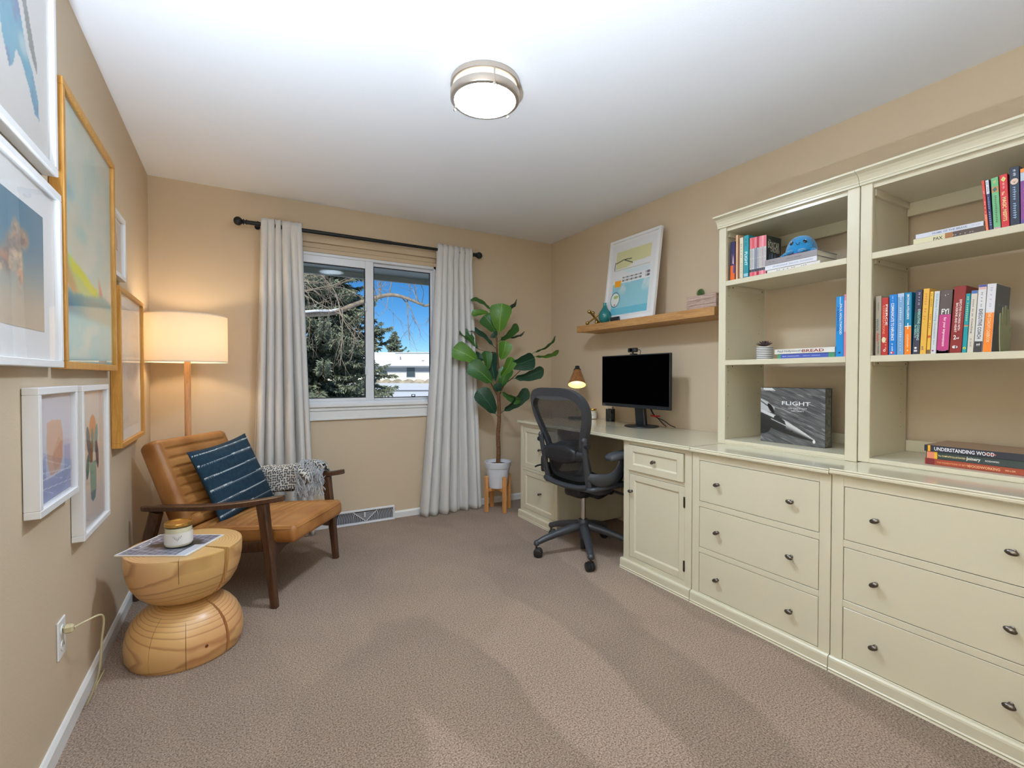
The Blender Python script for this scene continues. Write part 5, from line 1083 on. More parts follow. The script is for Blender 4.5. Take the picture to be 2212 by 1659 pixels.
def leaf(base, tip, w, tint, roll=0, bend=.12, cup=.12):
    """fiddle shaped blade from base to tip; roll turns it about its midrib away from facing the camera"""
    ax = tip-base; ln = ax.length; ax.normalize(); view = (Vector((0,0,EYE))-Vector((PCX, PCY, .199))-base).normalized()
    sd_ = ax.cross(view).normalized(); nr = sd_.cross(ax).normalized(); q = Matrix.Rotation(R(roll), 3, ax); sd_ = q @ sd_; nr = q @ nr
    if nr.z < 0 and abs(roll) > 40: pass
    prof = [(0,.05),(.06,.22),(.14,.46),(.26,.62),(.40,.72),(.55,.86),(.70,.97),(.82,1.0),(.91,.86),(.965,.55),(1,.12)]
    f = MB(); v = []; uvs = []; m = 4
    for t_, wd in prof:
        c = base+ax*ln*(t_*.9+.1)+nr*bend*ln*(math.sin(t_*PI*.9)*.9-.4*t_*t_)
        for i in range(-m, m+1):
            s_ = i/m; ruf = .022*ln*math.sin(t_*17+(2 if i < 0 else 0))*abs(s_)**2
            v.append(tuple(c+sd_*s_*wd*w/2+nr*(cup*w*(abs(s_)**1.6)*wd-.0+ruf))); uvs.append((s_*wd, t_))
    k = 2*m+1; F = [(r_*k+i, r_*k+i+1, (r_+1)*k+i+1, (r_+1)*k+i) for r_ in range(len(prof)-1) for i in range(2*m)]
    f.add(v, F); f.tube([tuple(base), tuple(base+ax*ln*.12+nr*bend*ln*.1)], .0024, 6)
    o = f.build('leaf', LM[tint], pp, smooth=180); ul = o.data.uv_layers.new(name='UVMap'); n_ = len(v)
    for lo in o.data.loops: ul.data[lo.index].uv = uvs[lo.vertex_index] if lo.vertex_index < n_ else (0, 0)
    return o
S_ = DP/F_/3.318
for (bx_, by_, tx_, ty_, w_, tint, roll, db, dt) in [
    (345,172,188,88,62,'m',62,0,-.03), (330,185,195,196,52,'b',35,0,-.06), (375,185,522,94,56,'d',60,.02,.10),
    (392,345,412,118,142,'b',-8,-.02,-.06), (375,335,285,205,120,'m',20,-.01,-.04), (372,440,168,298,62,'d',55,0,.02), (375,360,345,330,60,'d',0,0,-.02),
    (245,445,113,308,66,'m',35,.02,-.02), (250,450,150,390,60,'d',50,.03,.06), (385,395,522,265,78,'m',48,0,-.04), (400,360,578,322,40,'d',66,.03,.10),
    (402,535,442,390,92,'b',15,-.02,-.05), (258,540,62,440,120,'b',12,-.06,-.12), (310,615,296,458,72,'m',25,-.04,-.05), (372,700,336,465,96,'d',-25,0,.03),
    (360,700,175,548,118,'m',10,-.05,-.12), (398,655,486,505,82,'b',30,-.03,-.08), (400,735,462,575,100,'m',-22,-.01,-.03), (445,570,648,512,118,'d',24,-.03,-.06),
    (480,660,712,588,92,'d',38,-.03,-.08), (500,640,700,580,44,'b',70,-.03,-.06), (625,480,800,352,44,'m',66,-.05,-.02), (632,500,822,456,50,'b',58,-.05,-.10),
    (378,925,240,735,118,'d',12,0,-.10), (405,905,598,730,92,'d',40,0,-.06), (398,745,545,818,62,'m',40,-.02,-.08), (395,760,375,690,60,'d',0,0,-.04), (300,520,205,505,80,'d',30,.02,.05)]:
    b_ = lp(bx_, by_, db); t_ = lp(tx_, ty_, dt); leaf(b_, t_, w_*S_*1.12, tint, roll)
# ================================================================ mesh office chair (local: +y the way it faces)
M_GRAPH = mat('graphite_plastic', rgb(58,60,65), .42, spec=.5, bump=(300, .04)); M_BLK = mat('black_plastic', rgb(30,31,34), .45); M_CHROME = mat('chrome', rgb(200,200,204), .18, metal=1); M_PADG = mat('arm_pad_grey', rgb(74,76,80), .5)
def mesh_mat(name, cover, sc):
    m = bpy.data.materials.new(name); m.use_nodes = True; t = m.node_tree; p = t.nodes['Principled BSDF']; N = t.nodes.new; L = t.links.new
    p.inputs['Base Color'].default_value = (*rgb(44,45,48), 1); p.inputs['Roughness'].default_value = .6
    uv = N('ShaderNodeUVMap'); uv.uv_map = 'UVMap'; sp = N('ShaderNodeSeparateXYZ'); L(uv.outputs[0], sp.inputs[0])
    def stripes(i, s, w_):
        a = N('ShaderNodeMath'); a.operation = 'MULTIPLY'; a.inputs[1].default_value = s; L(sp.outputs[i], a.inputs[0]); b = N('ShaderNodeMath'); b.operation = 'FRACT'; L(a.outputs[0], b.inputs[0]); c = N('ShaderNodeMath'); c.operation = 'LESS_THAN'; c.inputs[1].default_value = w_; L(b.outputs[0], c.inputs[0]); return c
    a = stripes(0, sc, cover); b = stripes(1, sc*1.6, .30); mxm = N('ShaderNodeMath'); mxm.operation = 'MAXIMUM'; L(a.outputs[0], mxm.inputs[0]); L(b.outputs[0], mxm.inputs[1])
    tr = N('ShaderNodeBsdfTransparent'); mx = N('ShaderNodeMixShader'); L(mxm.outputs[0], mx.inputs[0]); L(tr.outputs[0], mx.inputs[1]); L(p.outputs[0], mx.inputs[2]); L(mx.outputs[0], t.nodes['Material Output'].inputs[0]); return m
M_MESH = mesh_mat('seat_mesh', .62, 150.0)
oc = thing('office_chair', 'black mesh swivel office chair on five casters at the desk', 'office chair', (1.96, 2.43, 0), R(-85))
HZ = .16
for k in range(5):
    aw = R(95+72*k)-R(-85); dx, dy = math.cos(aw), math.sin(aw)       # local direction of the leg
    f = MB(); P = catmull([(dx*.035, dy*.035, HZ+.012), (dx*.14, dy*.14, HZ-.012), (dx*.26, dy*.26, HZ-.045), (dx*.325, dy*.325, HZ-.070)], 4); n_ = len(P)
    f.tube(P, list(np.linspace(.036, .021, n_)), 10, flat=(.85, .8)); f.ball((dx*.327, dy*.327, HZ-.072), .021, .021, .020, 12, 8); f.build('base_leg', M_GRAPH, oc, smooth=60)
    ca = aw+[.9, -.5, .4, 1.2, -.8][k]; cx_, cy_ = dx*.33, dy*.33
    f = MB(); f.cyl((cx_, cy_, .055), .006, .032, 10); f.M = Matrix.Translation((cx_-.012*math.cos(ca), cy_-.012*math.sin(ca), .0285)) @ Matrix.Rotation(ca+PI/2, 4, 'Z') @ Matrix.Rotation(PI/2, 4, 'Y'); f.lathe([(.0, -.008), (.026, -.008), (.030, -.006), (.030, .006), (.026, .008), (0, .008)], 20); cs_ = f.build('caster', M_BLK, oc, smooth=40)
    for s in (-1, 1):
        f = MB(); f.M = Matrix.Translation((cx_-.012*math.cos(ca), cy_-.012*math.sin(ca), .0285)) @ Matrix.Rotation(ca+PI/2, 4, 'Z') @ Matrix.Translation((s*.0165, 0, 0)) @ Matrix.Rotation(PI/2, 4, 'Y'); f.lathe([(0, -.008), (.022, -.008), (.0275, -.005), (.0275, .005), (.022, .008), (.012, .0095), (0, .0095)], 22); f.build('wheel', M_BLK, cs_, smooth=40)
f = MB(); f.lathe([(0, .085), (.022, .085), (.024, .12), (.044, .135), (.046, .17), (.040, .195), (.030, .215), (0, .215)], 28, caps=False); f.build('hub', M_GRAPH, oc, smooth=40)
f = MB(); f.lathe([(0, .02), (.017, .02), (.019, .03), (.019, .1), (0, .1)], 20, caps=False); f.build('lower_column', M_BLK, oc, smooth=40)
f = MB(); f.cyl((0, 0, .21), .0165, .16, 24); f.build('gas_column', M_CHROME, oc, smooth=40)
f = MB(); v, F = rbox(.16, .30, .07, .028, (6, 8, 4)); f.M = Matrix.Translation((0, .04, .405)); f.add(v, F); v, F = rbox(.12, .14, .06, .024, (5, 5, 4)); f.M = Matrix.Translation((0, .15, .375)) @ Matrix.Rotation(R(14), 4, 'X'); f.add(v, F); f.M = Matrix.Identity(4); f.lathe([(0, .36), (.034, .36), (.04, .39), (0, .39)], 20, caps=False); f.build('tilt_mechanism', M_BLK, oc, smooth=50)
f = MB(); f.M = Matrix.Translation((.105, .12, .405)) @ Matrix.Rotation(PI/2, 4, 'Y'); f.lathe([(0, -.02), (.019, -.02), (.021, 0), (.021, .028), (.017, .036), (0, .036)], 18, caps=False); f.build('tension_knob', M_BLK, oc, smooth=40)
f = MB(); f.ball((.132, .12, .42), .014); f.build('knob_cap', M_CHROME, oc, smooth=180)
f = MB(); f.tube([(.10, .17, .395), (.17, .19, .385), (.235, .2, .375)], [.009, .008, .011], 8); f.ball((.24, .2, .374), .017, .012, .010); f.build('lever', M_GRAPH, oc, smooth=60)
# seat: pan with waterfall front
n = 22; v = []; uvs = []
def seat_z(x, y): return .478-.018*(1-abs(x/.24)**2.2)-.03*max(0, (y-.16)/.1)**2*.5
for j in range(n+1):
    for i in range(n+1):
        s_, t_ = i/n*2-1, j/n*2-1; wd = .235+.015*(1-t_)*.0; yy = .075+.225*t_; xx = wd*s_*(1-.05*t_*t_) ; cr = 1-.06*(abs(t_)**6)*(abs(s_)**4); v.append((xx*cr, yy, seat_z(xx, yy))); uvs.append((xx+.5, yy+.5))
f = MB(); f.add(v, [(j*(n+1)+i, j*(n+1)+i+1, (j+1)*(n+1)+i+1, (j+1)*(n+1)+i) for j in range(n) for i in range(n)]); o = f.build('seat', mat('seat_mesh_dense', rgb(22,22,24), .8, bump=(500, .3)), oc, smooth=180)
loop = [(s_*.235, .075+t_*.225) for s_, t_ in [(-.8,-1),(0,-1),(.8,-1),(.97,-.93),(1,-.8),(1,0),(.97,.75),(.9,.95),(.7,1),(0,1.02),(-.7,1),(-.9,.95),(-.97,.75),(-1,0),(-1,-.8),(-.97,-.93),(-.8,-1)]]
f = MB(); P = catmull([(x, y, seat_z(x, y)-.008) for x, y in loop], 4); f.tube(P, .015, 10, cap=False); f.build('seat_frame', M_GRAPH, oc, smooth=80)
# back: frame outline in (x, z), leaning plane
half = [(0,1.083),(.10,1.082),(.18,1.066),(.232,1.032),(.258,.985),(.262,.93),(.244,.86),(.212,.785),(.184,.715),(.175,.65),(.178,.585),(.170,.53),(.135,.50),(.07,.492),(0,.490)]
outl = half+[(-x, z) for x, z in reversed(half[1:-1])]
def back_y(x, z):
    t_ = max(0, (z-.49)/.59); return -.118-.015*math.sin(t_*3.0)-.165*t_**1.5+.030*(abs(x)/.26)**2*(.4+.6*t_)
oc_loop = catmull([(x, z) for x, z in outl]+[outl[0]], 4)[:-1]
def ring(offs):
    out = []; n_ = len(oc_loop); cxm, czm = 0, .76
    for i in range(n_):
        a = np.array(oc_loop[i-1]); b = np.array(oc_loop[(i+1) % n_]); t_ = b-a; t_ = t_/np.linalg.norm(t_); nrm = np.array([-t_[1], t_[0]]); p_ = np.array(oc_loop[i])
        if np.dot(nrm, np.array([cxm, czm])-p_) < 0: nrm = -nrm
        out.append(tuple(p_+nrm*offs(p_)))
    return out
wdt = lambda p_: .029+.016*float(sm(.95, 1.06, np.array(p_[1])))+.006*float(sm(.6, .8, np.array(p_[1])))
r0 = oc_loop; r1 = ring(wdt); m = len(r0); f = MB(); v = []
for (x, z) in r0: v.append((x, back_y(x, z)-.013, z))
for (x, z) in r0: v.append((x*.985, back_y(x, z)+.026, z-.0))
for (x, z) in r1: v.append((x, back_y(x, z)+.022, z))
for (x, z) in r1: v.append((x, back_y(x, z)-.020, z))
F = []
for i in range(m):
    j = (i+1) % m
    for a in range(4): b = (a+1) % 4; F.append((a*m+i, a*m+j, b*m+j, b*m+i))
f.add(v, F); bf = f.build('back_frame', M_GRAPH, oc, smooth=50)
r2 = ring(lambda p_: wdt(p_)-.002); v = []; uvs = []; rings = 10
for k in range(rings+1):
    s_ = 1-k/rings
    for (x, z) in r2: xx, zz_ = x*s_, .76+(z-.76)*s_; v.append((xx, back_y(xx, zz_)-.004, zz_)); uvs.append((xx+.5, zz_))
f = MB(); f.add(v, [(k*m+i, k*m+(i+1) % m, (k+1)*m+(i+1) % m, (k+1)*m+i) for k in range(rings) for i in range(m)]); o = f.build('back_mesh', M_MESH, oc, smooth=180); ul = o.data.uv_layers.new(name='UVMap')
for lo in o.data.loops: ul.data[lo.index].uv = uvs[lo.vertex_index]
# smooth yoke below the top rim
f = MB(); v = []; q = 18
for i in range(q+1):
    x = -.195+.39*i/q; u_ = x/.195; z1 = 1.048-.028*u_*u_; z0 = z1-.036*(1-u_*u_)-.004
    for z in (z0, z1): v += [(x, back_y(x, z)-.010, z), (x, back_y(x, z)-.018, z)]
F = []
for i in range(q): a = i*4; b = a+4; F += [(a, b, b+2, a+2), (a+1, a+3, b+3, b+1), (a, a+1, b+1, b), (a+2, b+2, b+3, a+3)]
f.add(v, F); f.build('top_yoke', mat('yoke_grey', rgb(92,96,104), .45), oc, smooth=60)
# lumbar pad across the back
v, F = rbox(.30, .055, .125, .0265, (10, 4, 6), lambda q_, p_: Vector((q_.x, q_.y, q_.z*(1-.45*(abs(q_.x)/.15)**2))))
f = MB(); f.M = Matrix.Translation((-.01, back_y(0, .66)-.034, .665)); f.add(v, F); f.build('lumbar_pad', M_BLK, oc, smooth=60)
f = MB(); f.tube([(-.20, back_y(.2, .665)-.02, .665), (-.14, back_y(.1, .665)-.032, .665)], [.03, .035], 10, flat=(.5, 1)); f.build('lumbar_end', M_BLK, oc, smooth=60)
f = MB(); f.tube([(.12, back_y(.1, .665)-.034, .66), (.20, back_y(.2, .665)-.02, .66)], [.035, .026], 10, flat=(.5, 1)); f.build('lumbar_end', M_BLK, oc, smooth=60)
# uprights and lower loop behind the back
for s in (-1, 1):
    f = MB(); f.tube([(s*.205, back_y(.2, .77)-.020, .765), (s*.200, back_y(.2, .7)-.030, .70), (s*.196, back_y(.2, .56)-.036, .56), (s*.192, back_y(.2, .5)-.030, .478)], [.021, .020, .021, .024], 10, flat=(.62, 1)); f.ball((s*.206, back_y(.2, .765)-.02, .767), .016, .02, .02); f.build('back_upright', M_GRAPH, oc, smooth=60)
    f = MB(); f.M = Matrix.Translation((s*.222, back_y(.2, .74)-.02, .735)) @ Matrix.Rotation(PI/2, 4, 'Y'); f.lathe([(0, -.014), (.016, -.014), (.018, 0), (.016, .014), (0, .014)], 16, caps=False); f.build('height_knob', M_BLK, oc, smooth=40)
f = MB(); f.tube(catmull([(-.190, -.150, .478), (-.12, -.162, .466), (0, -.168, .462), (.12, -.162, .466), (.190, -.150, .478)], 5), .02, 10, flat=(1.1, .8)); f.build('lower_loop', M_GRAPH, oc, smooth=60)
for s in (-1, 1):
    f = MB(); f.tube(catmull([(s*.195, -.15, .47), (s*.205, -.07, .445), (s*.19, .02, .434), (s*.17, .10, .452), (s*.175, .155, .50), (s*.18, .175, .535)], 5), [.022]*25+[.02], 10, flat=(.7, 1)); f.M = Matrix.Translation((s*.185, .175, .535)) @ Matrix.Rotation(PI/2, 4, 'Y'); f.lathe([(0, -.014), (.022, -.014), (.025, 0), (.022, .014), (0, .014)], 18, caps=False); f.build('seat_link', M_GRAPH, oc, smooth=60)
    f = MB(); f.tube(catmull([(s*.205, -.16, .545), (s*.235, -.12, .53), (s*.25, -.06, .52), (s*.262, .0, .535), (s*.268, .05, .585), (s*.27, .07, .65)], 5), list(np.interp(np.linspace(0, 1, 26), [0, .3, .6, 1], [.020, .036, .034, .020])), 10, flat=(.45, 1.15)); f.build('arm_bracket', M_GRAPH, oc, smooth=60)
    v, F = rbox(.10, .285, .042, .0205, (6, 12, 4), lambda q_, p_: Vector((q_.x*(1-.25*(q_.y/.131)**2)+s*.012*math.sin(q_.y*9), q_.y, q_.z+.012*(q_.y/.131)**2*(-1 if q_.y > 0 else -.6))))
    f = MB(); f.M = Matrix.Translation((s*.272, .095, .672)) @ Matrix.Rotation(R(4), 4, 'X'); f.add(v, F); f.build('arm_pad', M_PADG, oc, smooth=180)
f = MB(); f.tube(catmull([(-.215, -.15, .56), (-.232, -.19, .555), (-.235, -.22, .548)], 4), .006, 6); f.build('tilt_lever', M_BLK, oc, smooth=60)
f = MB(); v, F = rbox(.03, .05, .11, .012, (3, 3, 5)); f.M = Matrix.Translation((-.222, -.15, .565)); f.add(v, F); f.build('tilt_housing', M_BLK, oc, smooth=60)
# ================================================================ on the desk
M_SCREEN = mat('screen_black', rgb(3,3,4), .9, spec=.0); M_BEZEL = mat('bezel_black', rgb(26,28,32), .4)
DZ = .7952
mo = thing('monitor', 'black flat monitor switched off on a round foot stand', 'monitor', (2.49, 2.434, DZ))
px_, y0, y1, z0, z1 = -.085, -.327, .327, .137, .512
f = MB(); f.box(px_, px_+.022, y0, y1, z0, z1, .002); f.box(px_+.022, px_+.04, y0+.1, y1-.1, z0+.06, z1-.08, .008); f.build('housing', M_BEZEL, mo)
f = MB(); f.box(px_-.0006, px_, y0+.006, y1-.006, z0+.024, z1-.007); f.build('screen', M_SCREEN, mo)
S = frame_from((px_-.0006, 0, 0), (0, -1, 0), (0, 0, 1)); b = MB(); put_text(b, 'Lenovo', S @ Matrix.Translation((-.303, z0+.011, 0)), .030, .006, True); b.build('logo_lettering', flat_mat((190,192,196)), mo)
b = MB()
for k in range(4): b.box(px_-.0004, px_, y0+.03+k*.022, y0+.036+k*.022, z0+.010, z0+.012)
b.build('button_marks', flat_mat((120,122,126)), mo)
f = MB(); f.M = Matrix.Translation((0,0,0)) @ Matrix.Rotation(R(-6), 4, 'Y'); f.box(-.016, .018, -.045, .045, .006, .20, .006); f.build('stand_neck', M_BEZEL, mo)
f = MB(); f.lathe([(0, 0), (.118, 0), (.121, .003), (.119, .007), (.03, .013), (0, .013)], 56, caps=False); f.build('stand_foot', M_BEZEL, mo, smooth=40)
wc = thing('webcam', 'small black webcam clipped on top of the monitor', 'webcam', (2.40, 2.432, DZ+.5125))
f = MB(); f.box(-.018, .018, -.037, .037, .016, .046, .006); f.build('camera_body', M_BLK, wc)
f = MB(); f.M = Matrix.Translation((-.018, 0, .031)) @ Matrix.Rotation(-PI/2, 4, 'Y'); f.lathe([(.011, 0), (.011, .003), (.008, .003), (0, .001)], 20, caps=False); f.build('lens', M_SCREEN, wc, smooth=40)
f = MB(); f.cyl((0, 0, .006), .007, .012, 12); f.box(-.012, .026, -.02, .02, .0005, .007, .002); f.build('clip', M_BLK, wc)
f = MB(); f.tube(catmull([(.018, -.015, .03), (.04, -.03, .03), (.05, -.02, -.02), (.055, -.005, -.10)], 5), .002, 6); f.build('webcam_cable', M_BLK, wc, smooth=80)
cb = thing('monitor_cables', 'black cables with a red tie hanging behind the monitor stand', 'cable', (2.535, 2.36, DZ))
f = MB(); f.tube(catmull([(-.01, .05, .19), (.0, .03, .12), (.01, .0, .075), (.03, -.06, .05), (.05, -.10, .02), (.085, -.115, .004)], 5), .003, 6); f.tube(catmull([(.0, .06, .20), (.02, .03, .10), (.04, .0, .06), (.07, -.02, .02), (.09, -.03, .004)], 5), .003, 6); f.build('cable', M_BLK, cb, smooth=80)
f = MB(); f.tube([(-.012, .02, .082), (.0, -.012, .078), (.01, -.045, .080)], .0055, 8); f.build('red_tie', mat('red_tie', rgb(206,40,44), .5), cb, smooth=80)
cu = thing('pen_cup', 'black marbled pen cup with white tipped pens', 'cup', (2.578, 2.858, DZ))
f = MB(); f.lathe([(0, 0), (.036, 0), (.037, .002), (.037, .098), (.034, .098), (.034, .006), (0, .006)], 36, caps=False); f.build('cup', mat('black_marble', rgb(44,46,48), .25, noise=(40, .9, 6)), cu, smooth=40)
for x, y, c in ((-.012, .01, (236,236,236)), (.01, -.008, (40,40,44)), (-.004, -.016, (190,200,196))):
    f = MB(); f.tube([(x*.6, y*.6, .008), (x*1.6, y*1.6, .112)], .0042, 8); f.ball((x*1.6, y*1.6, .112), .005); f.build('pen', flat_mat(c), cu, smooth=60)
M_DWOOD = wood('lamp_walnut', rgb(120,74,40), rgb(174,118,70), (14, 14, 5), 4, 8, .45); M_LIN = mat('lamp_shade_inside', rgb(250,240,200), .6)
dl = thing('desk_lamp', 'desk lamp with a wooden cone shade lit above the desk', 'lamp', (2.475, 3.165, DZ))
f = MB(); f.lathe([(0, 0), (.07, 0), (.072, .004), (.068, .014), (.01, .018), (0, .018)], 36, caps=False); f.build('base', M_BLK, dl, smooth=40)
f = MB()
for s in (-1, 1): f.tube([(.005, s*.008, .016), (.012, s*.006, .22), (.0, s*.004, .40)], .0032, 8)
f.build('stem', M_NICKEL, dl, smooth=60)
LP = Vector((2.43, 3.10, 1.083)); tilt = Vector((-.30, -.36, -1)).normalized(); Md = frame_from(LP-Vector((2.475, 3.165, DZ)), tilt.orthogonal(), tilt.cross(tilt.orthogonal()))
if (Md.to_3x3() @ Vector((0,0,1))).dot(tilt) < 0: Md = frame_from(LP-Vector((2.475, 3.165, DZ)), tilt.orthogonal(), -tilt.cross(tilt.orthogonal()))
f = MB(); f.M = Md; f.lathe([(.030, -.132), (.075, .0), (.0735, .0), (.0285, -.130)], 44, caps=False); f.build('shade', M_DWOOD, dl, smooth=40)
f = MB(); f.M = Md; f.lathe([(.028, -.129), (.0728, -.0005)], 44, caps=False); f.build('shade_lining', M_LIN, dl, smooth=180)
f = MB(); f.M = Md; f.lathe([(0, -.170), (.018, -.170), (.020, -.165), (.020, -.143), (.030, -.141), (.032, -.131), (0, -.131)], 28, caps=False)
for s in (-1, 1): f.tube([(s*.025, 0, -.137), (s*.039, 0, -.139)], .005, 8)
f.build('socket', M_BLK, dl, smooth=40)
f = MB(); f.M = Md; f.ball((0, 0, -.062), .024, .024, .03, 18, 12); f.build('bulb', mat('desk_bulb', rgb(255,240,200), .5, emit=((1, .84, .46), LAMP_DESK)), dl, smooth=180)
f = MB(); f.tube(catmull([(-.0, .0, .395), (-.005, -.01, .40), tuple(Md @ Vector((0,0,-.15)))], 4), .006, 8); f.build('neck', M_BLK, dl, smooth=60)
# ================================================================ oak shelf and what stands on it
M_OAK = wood('shelf_oak', rgb(166,118,66), rgb(198,150,94), (20, 2, 20), 3, 3, .5)
sh = MB(); sh.box(-.122, .1205, -.644, .644, 0, .052, .0015); o = sh.build('floating_shelf', M_OAK); tag(o, 'thick oak floating shelf above the desk', 'shelf', None, (2.523, 2.424, 1.512))
SZ = 1.5642
def ink_poster(u, v):
    c = np.ones(u.shape+(3,))*np.array([.90, .895, .89])
    c = lay(c, (216,212,160), poly_mask(u, v, [(.10,.90),(.90,.90),(.90,.72),(.52,.715),(.50,.69),(.36,.66),(.11,.66)]))
    c = lay(c, (206,204,190), poly_mask(u, v, [(.08,.645),(.9,.645),(.9,.635),(.08,.635)])); c = lay(c, (210,226,230), poly_mask(u, v, [(.30,.62),(.90,.62),(.90,.56),(.5,.56)])*.8)
    n = fbm(u*6, v*6, 7); sea = poly_mask(u, v, [(.07,.50),(.28,.50),(.92,.50),(.92,.03),(.07,.03)]); c = lay(c, (150,204,216), sea); c = lay(c, (206,222,222), sea*sm(.52, .72, n)*sm(.25, .4, v)); c = lay(c, (110,190,210), sea*(v < .12)); c = lay(c, (236,236,232), sea*(v > .45))
    c = lay(c, (244,168,30), poly_mask(u, v, [(.12,.50),(.27,.50),(.27,.41),(.12,.41)]))
    for k, (a, b) in enumerate(((.535, .515), (.50, .475))):
        m_ = ((v < a) & (v > b) & (u > .30) & (u < (.74 if k else .74)) & ((u*70 % 1) < .62)).astype(float); c = lay(c, (120,112,118), m_)
    c = lay(c, (110,100,106), ((v < .545) & (v > .475) & (u > .82) & (u < .91) & (np.abs(v-.51) > .004) & ((u*60 % 1) < .7)).astype(float))
    c = lay(c, (70,130,140), blob(u, v, .16, .24, .115, .105, .03)); c = lay(c, (234,232,224), blob(u, v, .16, .24, .10, .09, .03)); c = lay(c, (176,200,120), blob(u, v, .18, .275, .06, .022, .2)); c = lay(c, (206,90,70), blob(u, v, .16, .17, .015, .012, .2))
    for x0, y0, x1, y1 in ((.10,.745,.30,.775), (.27,.775,.47,.765), (.30,.77,.50,.705), (.085,.76,.08,.65)):
        dx, dy = x1-x0, y1-y0; t_ = np.clip(((u-x0)*dx+(v-y0)*dy)/(dx*dx+dy*dy), 0, 1); c = lay(c, (46,48,50), (np.hypot((u-x0-t_*dx)*.8, v-y0-t_*dy) < .006).astype(float))
    return c
ft = thing('framed_poster', 'white framed sea and sand poster leaning on the oak shelf', 'picture', (2.466, 2.572, SZ)); ft.rotation_euler = (0, R(7.4), 0)
wF, hF, dF, fw = .515, .648, .024, .02
f = MB(); f.box(0, dF, -wF/2, wF/2, hF-fw, hF, .0015); f.box(0, dF, -wF/2, wF/2, 0, fw, .0015); f.box(0, dF, -wF/2, -wF/2+fw, fw, hF-fw, .0015); f.box(0, dF, wF/2-fw, wF/2, fw, hF-fw, .0015); f.build('frame', M_FWHITE, ft)
f = MB(); f.box(.010, dF-.004, -wF/2+fw, wF/2-fw, fw, hF-fw); f.build('mount', M_MAT, ft)
printed('print', wF-2*fw-.03, hF-2*fw-.04, ink_poster, frame_from((.0094, 0, hF/2), (0, -1, 0), (0, 0, 1)), 130, 160, ft)
f = MB(); f.box(.004, .006, -wF/2+fw, wF/2-fw, fw, hF-fw); f.build('glazing', M_PGLASS, ft)
va = MB(); va.lathe([(0, 0), (.024, 0), (.030, .004), (.043, .022), (.050, .046), (.049, .066), (.040, .086), (.026, .104), (.017, .120), (.013, .136), (.012, .150), (.0135, .156), (.0105, .156), (.009, .14), (.009, .12), (0, .12)], 40, caps=False)
o = va.build('bud_vase', mat('teal_glaze', rgb(20,112,112), .12, coat=.6), smooth=50); tag(o, 'small teal glazed bud vase on the oak shelf', 'vase', None, (2.448, 2.78, SZ))
bxm = MB(); bxm.box(-.008, .008, -.045, .045, 0, .036, .002); o = bxm.build('black_block', M_BLK); tag(o, 'small black block behind the teal vase', 'block', None, (2.448, 2.668, SZ))
jk = thing('brass_jack', 'large brass toy jack ornament on the oak shelf end', 'ornament', (2.47, 2.925, SZ))
A_ = [Vector((.35, .72, .6)), Vector((-.75, .05, .66)), Vector((.45, -.70, .56))]; A_[0].normalize(); A_[1] = (A_[1]-A_[0]*A_[1].dot(A_[0])).normalized(); A_[2] = A_[0].cross(A_[1])
zmin = min(-abs(a.z) for a in A_)*.074-.0155; cz = -zmin
for a in A_:
    for s in (-1, 1):
        e = a*s*.074; f = MB(); f.tube([(0, 0, cz), tuple(e*.8+Vector((0,0,cz))), tuple(e+Vector((0,0,cz)))], [.0075, .0065, .005], 10); f.ball(tuple(e+Vector((0,0,cz))), .0155, n=16, m=10); f.build('arm', mat('aged_brass', rgb(190,160,92), .24, metal=.95), jk, smooth=60)
M_CRATE = wood('crate_wood', rgb(150,122,108), rgb(206,180,166), (6, 3, 40), 4, 4, .8)
cr = thing('planter_box', 'weathered wooden planter box with a cactus and a succulent', 'planter', (2.505, 1.915, SZ))
for a in ((-.05,-.042,-.107,.107), (.042,.05,-.107,.107)):
    for k in range(3): f = MB(); f.box(a[0], a[1], a[2], a[3], .001+k*.0295, .0295+k*.0295, .001); f.build('board', M_CRATE, cr)
for a in ((-.042,.042,-.107,-.099), (-.042,.042,.099,.107)):
    for k in range(3): f = MB(); f.box(a[0], a[1], a[2], a[3], .001+k*.0295, .0295+k*.0295, .001); f.build('board', M_CRATE, cr)
f = MB(); f.box(-.042, .042, -.099, .099, .06, .078); f.build('soil', MATS['dark_soil'], cr)
def cactus(label, loc, r, h):
    t = thing('cactus', label, 'plant', loc); f = MB(); n_ = 20; v = []; m_ = 12
    for i in range(m_+1):
        a = PI*i/m_
        for k in range(n_*2): an = PI*k/n_; rr = r*math.sin(a)*(1 if k % 2 else .86)+1e-4; v.append((rr*math.cos(an), rr*math.sin(an), h/2-h/2*math.cos(a)))
    f.add(v, [(i*2*n_+k, i*2*n_+(k+1) % (2*n_), (i+1)*2*n_+(k+1) % (2*n_), (i+1)*2*n_+k) for i in range(m_) for k in range(2*n_)]); f.build('body', mat('cactus_green', rgb(58,92,40), .7, noise=(60, .3)), t, smooth=60)
    f = MB()
    for i in range(2, m_-1):
        for k in range(0, 2*n_, 2):
            a = PI*i/m_; an = PI*(k+1)/n_; d = Vector((math.sin(a)*math.cos(an), math.sin(a)*math.sin(an), -math.cos(a))); p0 = Vector((d.x*r, d.y*r, h/2+d.z*h/2)); f.tube([tuple(p0), tuple(p0+d*.008)], [.0012, .0004], 3)
    f.build('spines', mat('cactus_spine', rgb(196,190,140), .8), t, kind='stuff')
cactus('round green cactus rising from the wooden planter box', (2.490, 1.942, SZ+.078), .022, .056)
